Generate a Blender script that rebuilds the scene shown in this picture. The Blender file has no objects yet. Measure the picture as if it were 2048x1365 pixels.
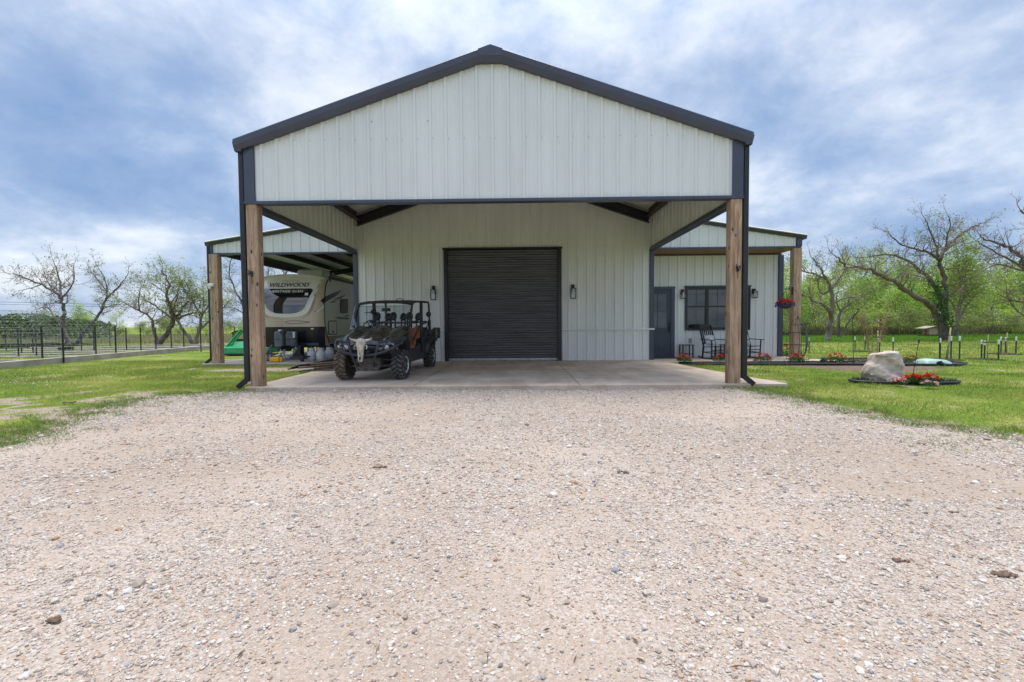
import bpy, math, random
import numpy as np
from mathutils import Vector, Matrix
R = math.radians
scene = bpy.context.scene
COL = scene.collection

# ------------------------------------------------------------------ camera
CAM_H = 1.2141
YAW, PIT, ROL, FPX = 0.0148, -0.0365, -0.008, 936.25
def cam_axes():
    cy, sy, cp, sp = math.cos(YAW), math.sin(YAW), math.cos(PIT), math.sin(PIT)
    f = Vector((-sy*cp, cy*cp, sp)); r = Vector((cy, sy, 0)); u = r.cross(f)
    c, s = math.cos(ROL), math.sin(ROL)
    return f, r*c+u*s, u*c-r*s
CF, CR, CU = cam_axes()
cam = bpy.data.cameras.new("camera"); camo = bpy.data.objects.new("camera", cam); COL.objects.link(camo)
cam.sensor_width = 36; cam.lens = 36*FPX/2048; cam.clip_end = 3000; cam.clip_start = 0.05
M = Matrix((CR, CU, -CF)).transposed().to_4x4(); M.translation = (0, 0, CAM_H)
camo.matrix_world = M
scene.camera = camo
def gp(px, py, z=-0.08):          # measured point of the photograph -> where it stands on level z
    d = CF + CR*((px-1024)/FPX) + CU*((682.5-py)/FPX)
    t = (z-CAM_H)/d.z
    return Vector((d.x*t, d.y*t, z))
def at(px, py, Y):                # measured point -> where it stands at depth Y
    d = CF + CR*((px-1024)/FPX) + CU*((682.5-py)/FPX)
    t = Y/d.y
    return Vector((d.x*t, Y, d.z*t+CAM_H))

# ------------------------------------------------------------------ world, sun, exposure
SUN_EL, SUN_AZ = 82, -14          # azimuth from +Y towards +X
w = bpy.data.worlds.new("World"); scene.world = w; w.use_nodes = True
nt = w.node_tree; nt.nodes.clear()
def N(nt, t, **k):
    n = nt.nodes.new(t)
    for a, v in k.items():
        if a.startswith('i_'):
            key = a[2:]
            n.inputs[int(key) if key.isdigit() else key].default_value = v
        else: setattr(n, a, v)
    return n
def ramp(nt, stops, interp='LINEAR'):
    n = nt.nodes.new('ShaderNodeValToRGB'); cr = n.color_ramp; cr.interpolation = interp
    while len(cr.elements) < len(stops): cr.elements.new(0.5)
    for e, (p, c) in zip(cr.elements, stops):
        e.position = p; e.color = (c, c, c, 1) if isinstance(c, (int, float)) else tuple(c)+(1,)
    return n
L = nt.links.new
out = N(nt, 'ShaderNodeOutputWorld'); bg = N(nt, 'ShaderNodeBackground', i_Strength=0.1); L(bg.outputs[0], out.inputs[0])
sky = N(nt, 'ShaderNodeTexSky', sky_type='NISHITA', sun_disc=False, sun_elevation=R(SUN_EL), sun_rotation=R(SUN_AZ), air_density=1.0, dust_density=1.5)
tc = N(nt, 'ShaderNodeTexCoord'); sep = N(nt, 'ShaderNodeSeparateXYZ'); L(tc.outputs['Generated'], sep.inputs[0])
zc = N(nt, 'ShaderNodeMath', operation='MAXIMUM', i_1=0.0); L(sep.outputs[2], zc.inputs[0])
za = N(nt, 'ShaderNodeMath', operation='ADD', i_1=0.42); L(zc.outputs[0], za.inputs[0])
dx = N(nt, 'ShaderNodeMath', operation='DIVIDE'); L(sep.outputs[0], dx.inputs[0]); L(za.outputs[0], dx.inputs[1])
dy = N(nt, 'ShaderNodeMath', operation='DIVIDE'); L(sep.outputs[1], dy.inputs[0]); L(za.outputs[0], dy.inputs[1])
cmb = N(nt, 'ShaderNodeCombineXYZ'); L(dx.outputs[0], cmb.inputs[0]); L(dy.outputs[0], cmb.inputs[1])
off = N(nt, 'ShaderNodeVectorMath', operation='ADD'); off.inputs[1].default_value = (7.3, 4.1, 0.4); L(cmb.outputs[0], off.inputs[0])
n1 = N(nt, 'ShaderNodeTexNoise', i_Scale=1.25, i_Detail=7.0, i_Roughness=0.52, i_Distortion=0.35); L(off.outputs[0], n1.inputs['Vector'])
n2 = N(nt, 'ShaderNodeTexNoise', i_Scale=3.3, i_Detail=8.0, i_Roughness=0.58, i_Distortion=0.15); L(off.outputs[0], n2.inputs['Vector'])
n3 = N(nt, 'ShaderNodeTexNoise', i_Scale=8.0, i_Detail=9.0, i_Roughness=0.62, i_Distortion=0.25); L(off.outputs[0], n3.inputs['Vector'])
c1_ = N(nt, 'ShaderNodeMath', operation='MULTIPLY_ADD', i_1=1.2, i_2=-0.44); L(n1.outputs[0], c1_.inputs[0])
c2_ = N(nt, 'ShaderNodeMath', operation='MULTIPLY_ADD', i_1=0.34); L(n3.outputs[0], c2_.inputs[0]); L(c1_.outputs[0], c2_.inputs[2])
ad = N(nt, 'ShaderNodeMath', operation='MULTIPLY_ADD', i_1=0.78); L(n2.outputs[0], ad.inputs[0]); L(c2_.outputs[0], ad.inputs[2])
# brighter, thinner cloud round the hidden sun
sdir = Vector((math.sin(R(-12))*math.cos(R(33)), math.cos(R(-12))*math.cos(R(33)), math.sin(R(33))))
dt = N(nt, 'ShaderNodeVectorMath', operation='DOT_PRODUCT'); dt.inputs[1].default_value = sdir; L(tc.outputs['Generated'], dt.inputs[0])
glow = ramp(nt, [(0.80, 0.0), (1.0, 1.0)], 'EASE'); L(dt.outputs['Value'], glow.inputs[0])
ad2 = N(nt, 'ShaderNodeMath', operation='MULTIPLY_ADD', i_1=0.13); L(glow.outputs[0], ad2.inputs[0]); L(ad.outputs[0], ad2.inputs[2])
hz = ramp(nt, [(0.0, 1.0), (0.30, 0.0)]); L(zc.outputs[0], hz.inputs[0])
ad3 = N(nt, 'ShaderNodeMath', operation='MULTIPLY_ADD', i_1=0.08); L(hz.outputs[0], ad3.inputs[0]); L(ad2.outputs[0], ad3.inputs[2])
cr1 = ramp(nt, [(0.34, (0.17, 0.29, 0.54)), (0.60, (0.31, 0.43, 0.65)), (0.74, (0.47, 0.57, 0.75)), (0.86, (0.68, 0.75, 0.87)), (1.0, (0.88, 0.91, 0.96))])
L(ad3.outputs[0], cr1.inputs[0])
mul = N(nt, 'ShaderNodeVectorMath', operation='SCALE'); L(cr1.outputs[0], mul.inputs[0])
# cloud deck made brighter high overhead than in view, to light ground and walls
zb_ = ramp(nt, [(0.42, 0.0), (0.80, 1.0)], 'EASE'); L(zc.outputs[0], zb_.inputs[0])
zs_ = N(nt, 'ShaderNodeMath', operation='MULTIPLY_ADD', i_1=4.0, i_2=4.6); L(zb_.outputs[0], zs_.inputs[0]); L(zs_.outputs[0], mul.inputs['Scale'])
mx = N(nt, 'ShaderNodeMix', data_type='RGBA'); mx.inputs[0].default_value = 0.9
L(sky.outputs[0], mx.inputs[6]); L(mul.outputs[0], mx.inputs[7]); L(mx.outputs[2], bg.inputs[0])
sl = bpy.data.lights.new("sun", 'SUN'); sl.energy = 1.5; sl.angle = R(32); sl.color = (1, 0.95, 0.88)
so = bpy.data.objects.new("sun", sl); COL.objects.link(so)
sd = Vector((math.sin(R(SUN_AZ))*math.cos(R(SUN_EL)), math.cos(R(SUN_AZ))*math.cos(R(SUN_EL)), math.sin(R(SUN_EL))))
so.rotation_euler = sd.to_track_quat('Z', 'Y').to_euler(); so.location = (0, 0, 30)
scene.view_settings.view_transform = 'Standard'; scene.view_settings.look = 'None'
scene.view_settings.exposure = 1.27; scene.view_settings.gamma = 1
scene.cycles.max_bounces = 8; scene.cycles.diffuse_bounces = 5; scene.cycles.transparent_max_bounces = 12

# ------------------------------------------------------------------ helpers
rng = random.Random(7)
NR = np.random.default_rng(11)
class MB:
    def __init__(s): s.v = []; s.f = []; s.m = []
    def face(s, pts, mi=0):
        b = len(s.v); s.v += [tuple(p) for p in pts]; s.f.append(tuple(range(b, b+len(pts)))); s.m.append(mi)
    def add(s, vs, fs, mi=0):
        b = len(s.v); s.v += [tuple(p) for p in vs]; s.f += [tuple(i+b for i in f) for f in fs]; s.m += [mi]*len(fs)
    def box(s, x0, x1, y0, y1, z0, z1, mi=0, mat=None, bev=0.0):
        if bev > 0:
            b = min(bev, (x1-x0)*.45, (y1-y0)*.45, (z1-z0)*.45)
            X, Y, Z = (x0, x1), (y0, y1), (z0, z1); vs = []; idx = {}
            for i in (0, 1):
                for j in (0, 1):
                    for k in (0, 1):
                        sx, sy, sz = (b if i == 0 else -b), (b if j == 0 else -b), (b if k == 0 else -b)
                        idx[i, j, k] = len(vs)
                        vs += [(X[i], Y[j]+sy, Z[k]+sz), (X[i]+sx, Y[j], Z[k]+sz), (X[i]+sx, Y[j]+sy, Z[k])]
            fs = []
            g = lambda i, j, k, a: idx[i, j, k]+a
            fs += [(g(0,0,0,0), g(0,0,1,0), g(0,1,1,0), g(0,1,0,0)), (g(1,0,0,0), g(1,1,0,0), g(1,1,1,0), g(1,0,1,0))]
            fs += [(g(0,0,0,1), g(1,0,0,1), g(1,0,1,1), g(0,0,1,1)), (g(0,1,0,1), g(0,1,1,1), g(1,1,1,1), g(1,1,0,1))]
            fs += [(g(0,0,0,2), g(0,1,0,2), g(1,1,0,2), g(1,0,0,2)), (g(0,0,1,2), g(1,0,1,2), g(1,1,1,2), g(0,1,1,2))]
            for j in (0, 1):
                for k in (0, 1): fs += [(g(0,j,k,1), g(1,j,k,1), g(1,j,k,2), g(0,j,k,2))]
            for i in (0, 1):
                for k in (0, 1): fs += [(g(i,0,k,0), g(i,1,k,0), g(i,1,k,2), g(i,0,k,2))]
            for i in (0, 1):
                for j in (0, 1): fs += [(g(i,j,0,0), g(i,j,1,0), g(i,j,1,1), g(i,j,0,1))]
            for c in idx.values(): fs.append((c, c+1, c+2))
        else:
            vs = [(x, y, z) for x in (x0, x1) for y in (y0, y1) for z in (z0, z1)]
            fs = [(0,1,3,2), (4,6,7,5), (0,4,5,1), (2,3,7,6), (0,2,6,4), (1,5,7,3)]
        if mat is not None: vs = [mat @ Vector(p) for p in vs]
        s.add(vs, fs, mi)
    def beam(s, a, b, wd, ht, mi=0, up=(0, 0, 1)):      # box from a to b, section wd x ht
        a, b = Vector(a), Vector(b); d = (b-a); Ln = d.length; d.normalize()
        r = d.cross(Vector(up))
        if r.length < 1e-4: r = d.cross(Vector((0, 1, 0)))
        r.normalize(); u = r.cross(d)
        m = Matrix((r, d, u)).transposed().to_4x4(); m.translation = a
        s.box(-wd/2, wd/2, 0, Ln, -ht/2, ht/2, mi, m)
    def tube(s, pts, rad, n=6, mi=0, caps=True, closed=False):
        pts = [Vector(p) for p in pts]; m = len(pts)
        if not hasattr(rad, '__len__'): rad = [rad]*m
        vs = []; pr = None
        for i, p in enumerate(pts):
            if closed: t = pts[(i+1) % m]-pts[i-1]
            else: t = pts[min(i+1, m-1)]-pts[max(i-1, 0)]
            if t.length < 1e-9: t = Vector((0, 0, 1))
            t.normalize()
            if pr is None:
                a = Vector((0, 0, 1)) if abs(t.z) < .9 else Vector((1, 0, 0)); pr = t.cross(a).normalized()
            else:
                pr = pr-t*pr.dot(t)
                pr = pr.normalized() if pr.length > 1e-6 else t.orthogonal().normalized()
            q = t.cross(pr)
            for k in range(n):
                an = 2*math.pi*k/n
                vs.append(p+(pr*math.cos(an)+q*math.sin(an))*rad[i])
        fs = []
        for i in range(m if closed else m-1):
            j = (i+1) % m
            for k in range(n): fs.append((i*n+k, i*n+(k+1) % n, j*n+(k+1) % n, j*n+k))
        if caps and not closed:
            fs.append(tuple(range(n-1, -1, -1))); fs.append(tuple((m-1)*n+k for k in range(n)))
        s.add(vs, fs, mi)
    def lathe(s, prof, n=24, c=(0, 0, 0), axis='z', mi=0):   # prof: (radius, height)
        vs = []
        for r_, h in prof:
            for k in range(n):
                a = 2*math.pi*k/n; p = (r_*math.cos(a), r_*math.sin(a), h)
                if axis == 'x': p = (p[2], p[0], p[1])
                if axis == 'y': p = (p[0], p[2], p[1])
                vs.append((p[0]+c[0], p[1]+c[1], p[2]+c[2]))
        fs = [(i*n+k, i*n+(k+1) % n, (i+1)*n+(k+1) % n, (i+1)*n+k) for i in range(len(prof)-1) for k in range(n)]
        if prof[0][0] > 1e-5: fs.append(tuple(range(n-1, -1, -1)))
        if prof[-1][0] > 1e-5: fs.append(tuple((len(prof)-1)*n+k for k in range(n)))
        s.add(vs, fs, mi)
    def prism(s, poly, d0, d1, axis='y', mi=0):              # poly in the two other axes, extruded d0..d1
        def P(a, b, d):
            return {'y': (a, d, b), 'x': (d, a, b), 'z': (a, b, d)}[axis]
        n = len(poly); vs = [P(a, b, d0) for a, b in poly]+[P(a, b, d1) for a, b in poly]
        fs = [tuple(range(n)), tuple(range(2*n-1, n-1, -1))]+[(i, i+n, (i+1) % n+n, (i+1) % n) for i in range(n)]
        s.add(vs, fs, mi)
    def grid(s, fn, nu, nv, mi=0, cu=False):
        vs = [fn(i/nu, j/nv) for j in range(nv+1) for i in range(nu+1)]
        fs = [(j*(nu+1)+i, j*(nu+1)+i+1, (j+1)*(nu+1)+i+1, (j+1)*(nu+1)+i) for j in range(nv) for i in range(nu)]
        s.add(vs, fs, mi)
    def build(s, name, mats, parent=None, smooth=False, world=True, merge=False, recalc=True):
        me = bpy.data.meshes.new(name)
        off = parent_world(parent) if (parent is not None and world) else Vector((0, 0, 0))
        vs = s.v if off.length == 0 else [(p[0]-off.x, p[1]-off.y, p[2]-off.z) for p in s.v]
        me.from_pydata(vs, [], s.f)
        if not isinstance(mats, (list, tuple)): mats = [mats]
        for m_ in mats: me.materials.append(m_)
        if len(mats) > 1: me.polygons.foreach_set('material_index', s.m)
        if recalc or merge:
            import bmesh
            bm = bmesh.new(); bm.from_mesh(me)
            if merge: bmesh.ops.remove_doubles(bm, verts=bm.verts, dist=1e-4)
            bmesh.ops.recalc_face_normals(bm, faces=bm.faces); bm.to_mesh(me); bm.free()
        if smooth:
            me.polygons.foreach_set('use_smooth', [True]*len(me.polygons))
            if smooth is not True:
                me.set_sharp_from_angle(angle=R(smooth))
        me.update()
        o = bpy.data.objects.new(name, me); COL.objects.link(o)
        if parent is not None: o.parent = parent
        return o
def parent_world(p):
    v = Vector((0, 0, 0))
    while p is not None: v = v+p.location; p = p.parent
    return v
def tag(o, label=None, cat=None, group=None, kind=None):
    if label: o['label'] = label
    if cat: o['category'] = cat
    if group: o['group'] = group
    if kind: o['kind'] = kind
    return o
def thing(name, label, cat, loc=(0, 0, 0), rz=0, group=None):
    o = bpy.data.objects.new(name, None); COL.objects.link(o); o.location = loc; o.rotation_euler = (0, 0, rz)
    o.empty_display_size = .2
    return tag(o, label, cat, group)
def struct(o): o['kind'] = 'structure'; return o
def copy_tree(o, parent=None):
    c = o.copy(); COL.objects.link(c); c.parent = parent
    for ch in [x for x in ALLCH(o)]: copy_tree(ch, c)
    return c
def ALLCH(o): return [x for x in COL.objects if x.parent == o]
def vnoise(x, y, seed=0):
    xi = np.floor(x).astype(np.int64); yi = np.floor(y).astype(np.int64); xf = x-xi; yf = y-yi
    def h(a, b):
        n = (a*374761393+b*668265263+seed*974711) & 0xffffffff
        n = ((n ^ (n >> 13))*1274126177) & 0xffffffff
        return ((n ^ (n >> 16)) & 0xffff)/65535.0
    u = xf*xf*(3-2*xf); v = yf*yf*(3-2*yf)
    return (h(xi, yi)*(1-u)+h(xi+1, yi)*u)*(1-v)+(h(xi, yi+1)*(1-u)+h(xi+1, yi+1)*u)*v
def fbm(x, y, seed=0, o=4):
    t = 0; a = .5; tot = 0
    for i in range(o): t = t+a*vnoise(x*2**i, y*2**i, seed+i*17); tot += a; a *= .55
    return t/tot
def poly_sd(px, py, poly):          # signed distance, inside negative
    px = np.asarray(px, float); py = np.asarray(py, float)
    d = np.full(px.shape, 1e9); ins = np.zeros(px.shape, bool); n = len(poly)
    for i in range(n):
        ax, ay = poly[i]; bx, by = poly[(i+1) % n]
        ex, ey = bx-ax, by-ay; L2 = ex*ex+ey*ey
        t = np.clip(((px-ax)*ex+(py-ay)*ey)/L2, 0, 1)
        d = np.minimum(d, np.hypot(px-ax-ex*t, py-ay-ey*t))
        c = ((ay > py) != (by > py)) & (px < (bx-ax)*(py-ay)/((by-ay) if by != ay else 1e-9)+ax)
        ins ^= c
    return np.where(ins, -d, d)

# ------------------------------------------------------------------ materials
def mat(name, col, rough=.6, metal=0., var=.0, vscale=3., bump=0., bscale=40., spec=.5, col2=None, coord='Object', stretch=(1, 1, 1), attr=None, detail=6, coat=0.):
    m = bpy.data.materials.new(name); m.use_nodes = True; t = m.node_tree; b = t.nodes['Principled BSDF']
    b.inputs['Roughness'].default_value = rough; b.inputs['Metallic'].default_value = metal
    b.inputs['Specular IOR Level'].default_value = spec; b.inputs['Base Color'].default_value = tuple(col)+(1,)
    b.inputs['Coat Weight'].default_value = coat
    c = None
    if var or bump:
        tcn = N(t, 'ShaderNodeTexCoord'); mp = N(t, 'ShaderNodeMapping'); mp.inputs['Scale'].default_value = stretch
        t.links.new(tcn.outputs[coord], mp.inputs[0])
    if var:
        n = N(t, 'ShaderNodeTexNoise', i_Scale=vscale, i_Detail=float(detail), i_Roughness=.6); t.links.new(mp.outputs[0], n.inputs['Vector'])
        c2 = col2 if col2 is not None else tuple(x*(1-var) for x in col)
        c1 = col if col2 is not None else tuple(min(1, x*(1+var)) for x in col)
        r_ = ramp(t, [(.35, c2), (.65, c1)]); t.links.new(n.outputs[0], r_.inputs[0]); c = r_.outputs[0]
    if attr:
        at_ = N(t, 'ShaderNodeAttribute', attribute_name=attr)
        if c is not None:
            mm = N(t, 'ShaderNodeMix', data_type='RGBA', blend_type='MULTIPLY'); mm.inputs[0].default_value = 1
            t.links.new(at_.outputs['Color'], mm.inputs[6]); t.links.new(c, mm.inputs[7]); c = mm.outputs[2]
        else: c = at_.outputs['Color']
    if c is not None: t.links.new(c, b.inputs['Base Color'])
    if bump:
        n = N(t, 'ShaderNodeTexNoise', i_Scale=bscale, i_Detail=5.); t.links.new(mp.outputs[0], n.inputs['Vector'])
        bp = N(t, 'ShaderNodeBump', i_Strength=bump, i_Distance=.01); t.links.new(n.outputs[0], bp.inputs['Height']); t.links.new(bp.outputs[0], b.inputs['Normal'])
    return m
def glass_mat(name, col=(.9, .95, 1), mixf=.12, rough=.02):
    m = bpy.data.materials.new(name); m.use_nodes = True; t = m.node_tree; t.nodes.clear()
    o = N(t, 'ShaderNodeOutputMaterial'); tr = N(t, 'ShaderNodeBsdfTransparent'); tr.inputs[0].default_value = tuple(col)+(1,)
    g = N(t, 'ShaderNodeBsdfGlossy', i_Roughness=rough); fr = N(t, 'ShaderNodeLayerWeight', i_Blend=.35)
    ma = N(t, 'ShaderNodeMath', operation='MULTIPLY_ADD', i_1=.5, i_2=mixf); t.links.new(fr.outputs['Fresnel'], ma.inputs[0])
    mxs = N(t, 'ShaderNodeMixShader'); t.links.new(ma.outputs[0], mxs.inputs[0]); t.links.new(tr.outputs[0], mxs.inputs[1]); t.links.new(g.outputs[0], mxs.inputs[2]); t.links.new(mxs.outputs[0], o.inputs[0])
    return m
K = {}
K['siding'] = mat('white_siding', (.72, .735, .72), .42, var=.05, vscale=1.3, stretch=(1, 1, .25), bump=.05, bscale=3, spec=.5)
K['trim'] = mat('charcoal_trim', (.044, .053, .088), .38, metal=.0, var=.12, vscale=2, spec=.6)
K['black'] = mat('black_metal', (.014, .016, .021), .4, var=.2, vscale=4)
K['steel'] = mat('red_oxide_steel', (.050, .026, .022), .6, var=.35, vscale=3)
K['steel_dark'] = mat('dark_steel', (.016, .014, .018), .55, var=.3, vscale=3)
K['deck'] = mat('roof_deck', (.76, .75, .70), .45, var=.06, vscale=2)
K['concrete'] = mat('concrete', (.70, .575, .465), .85, var=.2, vscale=.9, bump=.15, bscale=60, col2=(.50, .39, .305), detail=9)
_t = K['concrete'].node_tree; _b = _t.nodes['Principled BSDF']; _l = _b.inputs['Base Color'].links[0].from_socket
_tc = N(_t, 'ShaderNodeTexCoord'); _mp = N(_t, 'ShaderNodeMapping'); _mp.inputs['Scale'].default_value = (1.6, .35, 1); _t.links.new(_tc.outputs['Object'], _mp.inputs[0])
_n = N(_t, 'ShaderNodeTexNoise', i_Scale=1.7, i_Detail=7., i_Roughness=.65, i_Distortion=.6); _t.links.new(_mp.outputs[0], _n.inputs['Vector']); _r = ramp(_t, [(.42, (.66, .60, .55)), (.58, (1, 1, 1))]); _t.links.new(_n.outputs[0], _r.inputs[0])
_v = N(_t, 'ShaderNodeTexVoronoi', i_Scale=.9); _t.links.new(_tc.outputs['Object'], _v.inputs['Vector']); _r2 = ramp(_t, [(.03, (.45, .42, .40)), (.10, (1, 1, 1))]); _t.links.new(_v.outputs['Distance'], _r2.inputs[0])
for _x in (_r, _r2):
    _m = N(_t, 'ShaderNodeMix', data_type='RGBA', blend_type='MULTIPLY'); _m.inputs[0].default_value = .4; _t.links.new(_l, _m.inputs[6]); _t.links.new(_x.outputs[0], _m.inputs[7]); _l = _m.outputs[2]
_t.links.new(_l, _b.inputs['Base Color'])
K['concrete2'] = mat('pale_concrete', (.42, .37, .33), .9, var=.2, vscale=2, bump=.3, bscale=30, col2=(.27, .23, .2), detail=9)
K['soffit'] = mat('stained_pine', (.30, .13, .04), .5, var=.3, vscale=6, stretch=(.3, 6, 1), col2=(.2, .08, .025))
K['white'] = mat('white_paint', (.75, .75, .73), .5, var=.05)
K['rubber'] = mat('rubber', (.022, .022, .023), .8, var=.4, vscale=9, bump=.4, bscale=60, col2=(.05, .042, .035))
K['dirty_rubber'] = mat('muddy_rubber', (.13, .098, .072), .9, var=.6, vscale=9, bump=.5, bscale=60, col2=(.035, .03, .027))
K['plastic'] = mat('black_plastic', (.026, .030, .042), .42, var=.35, vscale=7, col2=(.055, .055, .06), spec=.5)
K['tube'] = mat('powder_coated_tube', (.024, .028, .038), .38, var=.3, vscale=9, col2=(.045, .045, .05))
K['camo'] = mat('camo_plastic', (.085, .072, .055), .2, var=.5, vscale=13, stretch=(1, .5, 2), col2=(.007, .007, .007), coat=.5)
K['chrome'] = mat('bare_aluminium', (.62, .63, .65), .35, metal=.6, var=.15, vscale=10)
K['seat'] = mat('seat_vinyl', (.025, .027, .035), .55, var=.3)
K['tan_vinyl'] = mat('rust_brown_vinyl', (.38, .145, .065), .5, var=.3, vscale=8, col2=(.19, .07, .035))
K['mud'] = mat('mud_caked_steel', (.13, .11, .095), .85, var=.5, vscale=12, col2=(.05, .042, .036))
K['bone'] = mat('bleached_bone', (.70, .66, .57), .7, var=.25, vscale=9, bump=.4, bscale=40, col2=(.40, .32, .23))
K['cream'] = mat('cream_gelcoat', (.80, .77, .68), .25, var=.05, coat=.5)
K['tan'] = mat('tan_gelcoat', (.58, .47, .345), .22, var=.06, vscale=.8, coat=.5)
K['taupe'] = mat('taupe_decal', (.30, .225, .155), .3, var=.1)
K['offwhite'] = mat('offwhite_fibreglass', (.72, .71, .64), .35, var=.05)
K['navy'] = mat('near_black_decal', (.016, .017, .022), .3, var=.2)
K['darkglass'] = mat('tinted_glass', (.012, .014, .02), .04, spec=1.0, coat=1.)
K['winglass'] = mat('window_glass', (.055, .07, .075), .05, spec=.6, var=.6, vscale=2.2, col2=(.016, .020, .018), coat=.5)
K['grey_plastic'] = mat('grey_plastic', (.13, .15, .17), .5, var=.2)
K['propane'] = mat('propane_paint', (.52, .54, .56), .4, var=.15, vscale=9, col2=(.36, .36, .36))
K['yellow'] = mat('yellow_plastic', (.75, .42, .02), .4, var=.1)
K['green'] = mat('green_implement_paint', (.010, .27, .085), .35, var=.2, vscale=5)
K['palegreen'] = mat('pale_green_roof', (.20, .33, .25), .5, var=.1)
K['lumber'] = mat('sawn_lumber', (.40, .30, .22), .8, var=.3, vscale=8, stretch=(.4, 4, 4))
K['oldwood'] = mat('weathered_boards', (.14, .085, .055), .85, var=.5, vscale=8, col2=(.03, .022, .018))
K['mulch'] = mat('dark_mulch', (.055, .036, .027), .95, var=.6, vscale=30, bump=1., bscale=60, col2=(.018, .012, .010))
K['dirt'] = mat('bare_dirt', (.21, .145, .105), .95, var=.4, vscale=5, bump=.6, bscale=60, col2=(.125, .085, .06))
K['edging'] = mat('black_edging', (.014, .016, .02), .5, var=.3)
K['stake'] = mat('green_stake_paint', (.022, .055, .035), .6, var=.3)
K['rack'] = mat('rusty_wire', (.045, .032, .028), .6, var=.4)
K['pillow'] = mat('printed_pillow', (.62, .61, .60), .9, var=.35, vscale=14, col2=(.34, .34, .36))
K['bag'] = mat('pale_green_bag', (.33, .47, .41), .5, var=.2, vscale=5)
K['bulb'] = mat('frosted_bulb', (.75, .70, .55), .3)
K['bark'] = mat('grey_bark', (.21, .165, .14), .95, var=.45, vscale=5, bump=1., bscale=14, stretch=(1, 1, .3), col2=(.075, .057, .052))
K['bark_pale'] = mat('pale_bark', (.26, .22, .185), .95, var=.4, vscale=5, bump=1., bscale=14, stretch=(1, 1, .3), col2=(.12, .095, .08))
K['twig'] = mat('twig_bark', (.20, .145, .13), .95, var=.3)
K['sapling_bark'] = mat('sapling_bark', (.40, .30, .20), .9, var=.3)
K['door'] = mat('slate_door_paint', (.035, .048, .072), .4, var=.15, vscale=5)
K['clear'] = glass_mat('clear_acrylic', (.86, .90, .92), .06)
K['lampglass'] = glass_mat('lamp_glass', (.95, .96, .96), .05)
def leafmat(name, attr='tint'):
    m = bpy.data.materials.new(name); m.use_nodes = True; t = m.node_tree; t.nodes.clear()
    o = N(t, 'ShaderNodeOutputMaterial'); a = N(t, 'ShaderNodeAttribute', attribute_name=attr)
    d = N(t, 'ShaderNodeBsdfDiffuse'); tr = N(t, 'ShaderNodeBsdfTranslucent'); mxs = N(t, 'ShaderNodeMixShader'); mxs.inputs[0].default_value = .35
    gl = N(t, 'ShaderNodeBsdfGlossy', i_Roughness=.45); m2 = N(t, 'ShaderNodeMixShader'); m2.inputs[0].default_value = .03
    t.links.new(a.outputs['Color'], d.inputs[0]); t.links.new(a.outputs['Color'], tr.inputs[0])
    t.links.new(d.outputs[0], mxs.inputs[1]); t.links.new(tr.outputs[0], mxs.inputs[2])
    t.links.new(mxs.outputs[0], m2.inputs[1]); t.links.new(gl.outputs[0], m2.inputs[2]); t.links.new(m2.outputs[0], o.inputs[0])
    return m
K['leaf'] = leafmat('leaf')
K['petal'] = leafmat('petal')
K['grassblade'] = leafmat('grass_blade')

def post_wood():
    m = bpy.data.materials.new('rough_sawn_timber'); m.use_nodes = True; t = m.node_tree; b = t.nodes['Principled BSDF']
    tcn = N(t, 'ShaderNodeTexCoord'); mp = N(t, 'ShaderNodeMapping'); mp.inputs['Scale'].default_value = (1, 1, .07); t.links.new(tcn.outputs['Object'], mp.inputs[0])
    n = N(t, 'ShaderNodeTexNoise', i_Scale=22., i_Detail=9., i_Roughness=.7, i_Distortion=1.2); t.links.new(mp.outputs[0], n.inputs['Vector'])
    r_ = ramp(t, [(.3, (.17, .115, .08)), (.43, (.33, .23, .16)), (.58, (.52, .40, .30)), (.75, (.66, .56, .46))]); t.links.new(n.outputs[0], r_.inputs[0])
    n2 = N(t, 'ShaderNodeTexNoise', i_Scale=1.2, i_Detail=6.); t.links.new(tcn.outputs['Object'], n2.inputs['Vector'])
    r2 = ramp(t, [(.35, (.85, .80, .76)), (.6, (1.12, 1.0, .88))]); t.links.new(n2.outputs[0], r2.inputs[0])
    mm = N(t, 'ShaderNodeMix', data_type='RGBA', blend_type='MULTIPLY'); mm.inputs[0].default_value = 1
    t.links.new(r_.outputs[0], mm.inputs[6]); t.links.new(r2.outputs[0], mm.inputs[7])
    mp3 = N(t, 'ShaderNodeMapping'); mp3.inputs['Scale'].default_value = (6.0, 6.0, 3.0); t.links.new(tcn.outputs['Object'], mp3.inputs[0])
    v = N(t, 'ShaderNodeTexVoronoi', i_Scale=1.0, i_Randomness=1.0); t.links.new(mp3.outputs[0], v.inputs['Vector'])
    r3 = ramp(t, [(.0, 0.0), (.10, 0.1), (.16, 1.)]); t.links.new(v.outputs['Distance'], r3.inputs[0])
    m3 = N(t, 'ShaderNodeMix', data_type='RGBA'); t.links.new(r3.outputs[0], m3.inputs[0]); m3.inputs[6].default_value = (.05, .026, .016, 1); t.links.new(mm.outputs[2], m3.inputs[7])
    t.links.new(m3.outputs[2], b.inputs['Base Color']); b.inputs['Roughness'].default_value = .85
    bp = N(t, 'ShaderNodeBump', i_Strength=1., i_Distance=.02); t.links.new(n.outputs[0], bp.inputs['Height']); t.links.new(bp.outputs[0], b.inputs['Normal'])
    return m
K['timber'] = post_wood()

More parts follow.
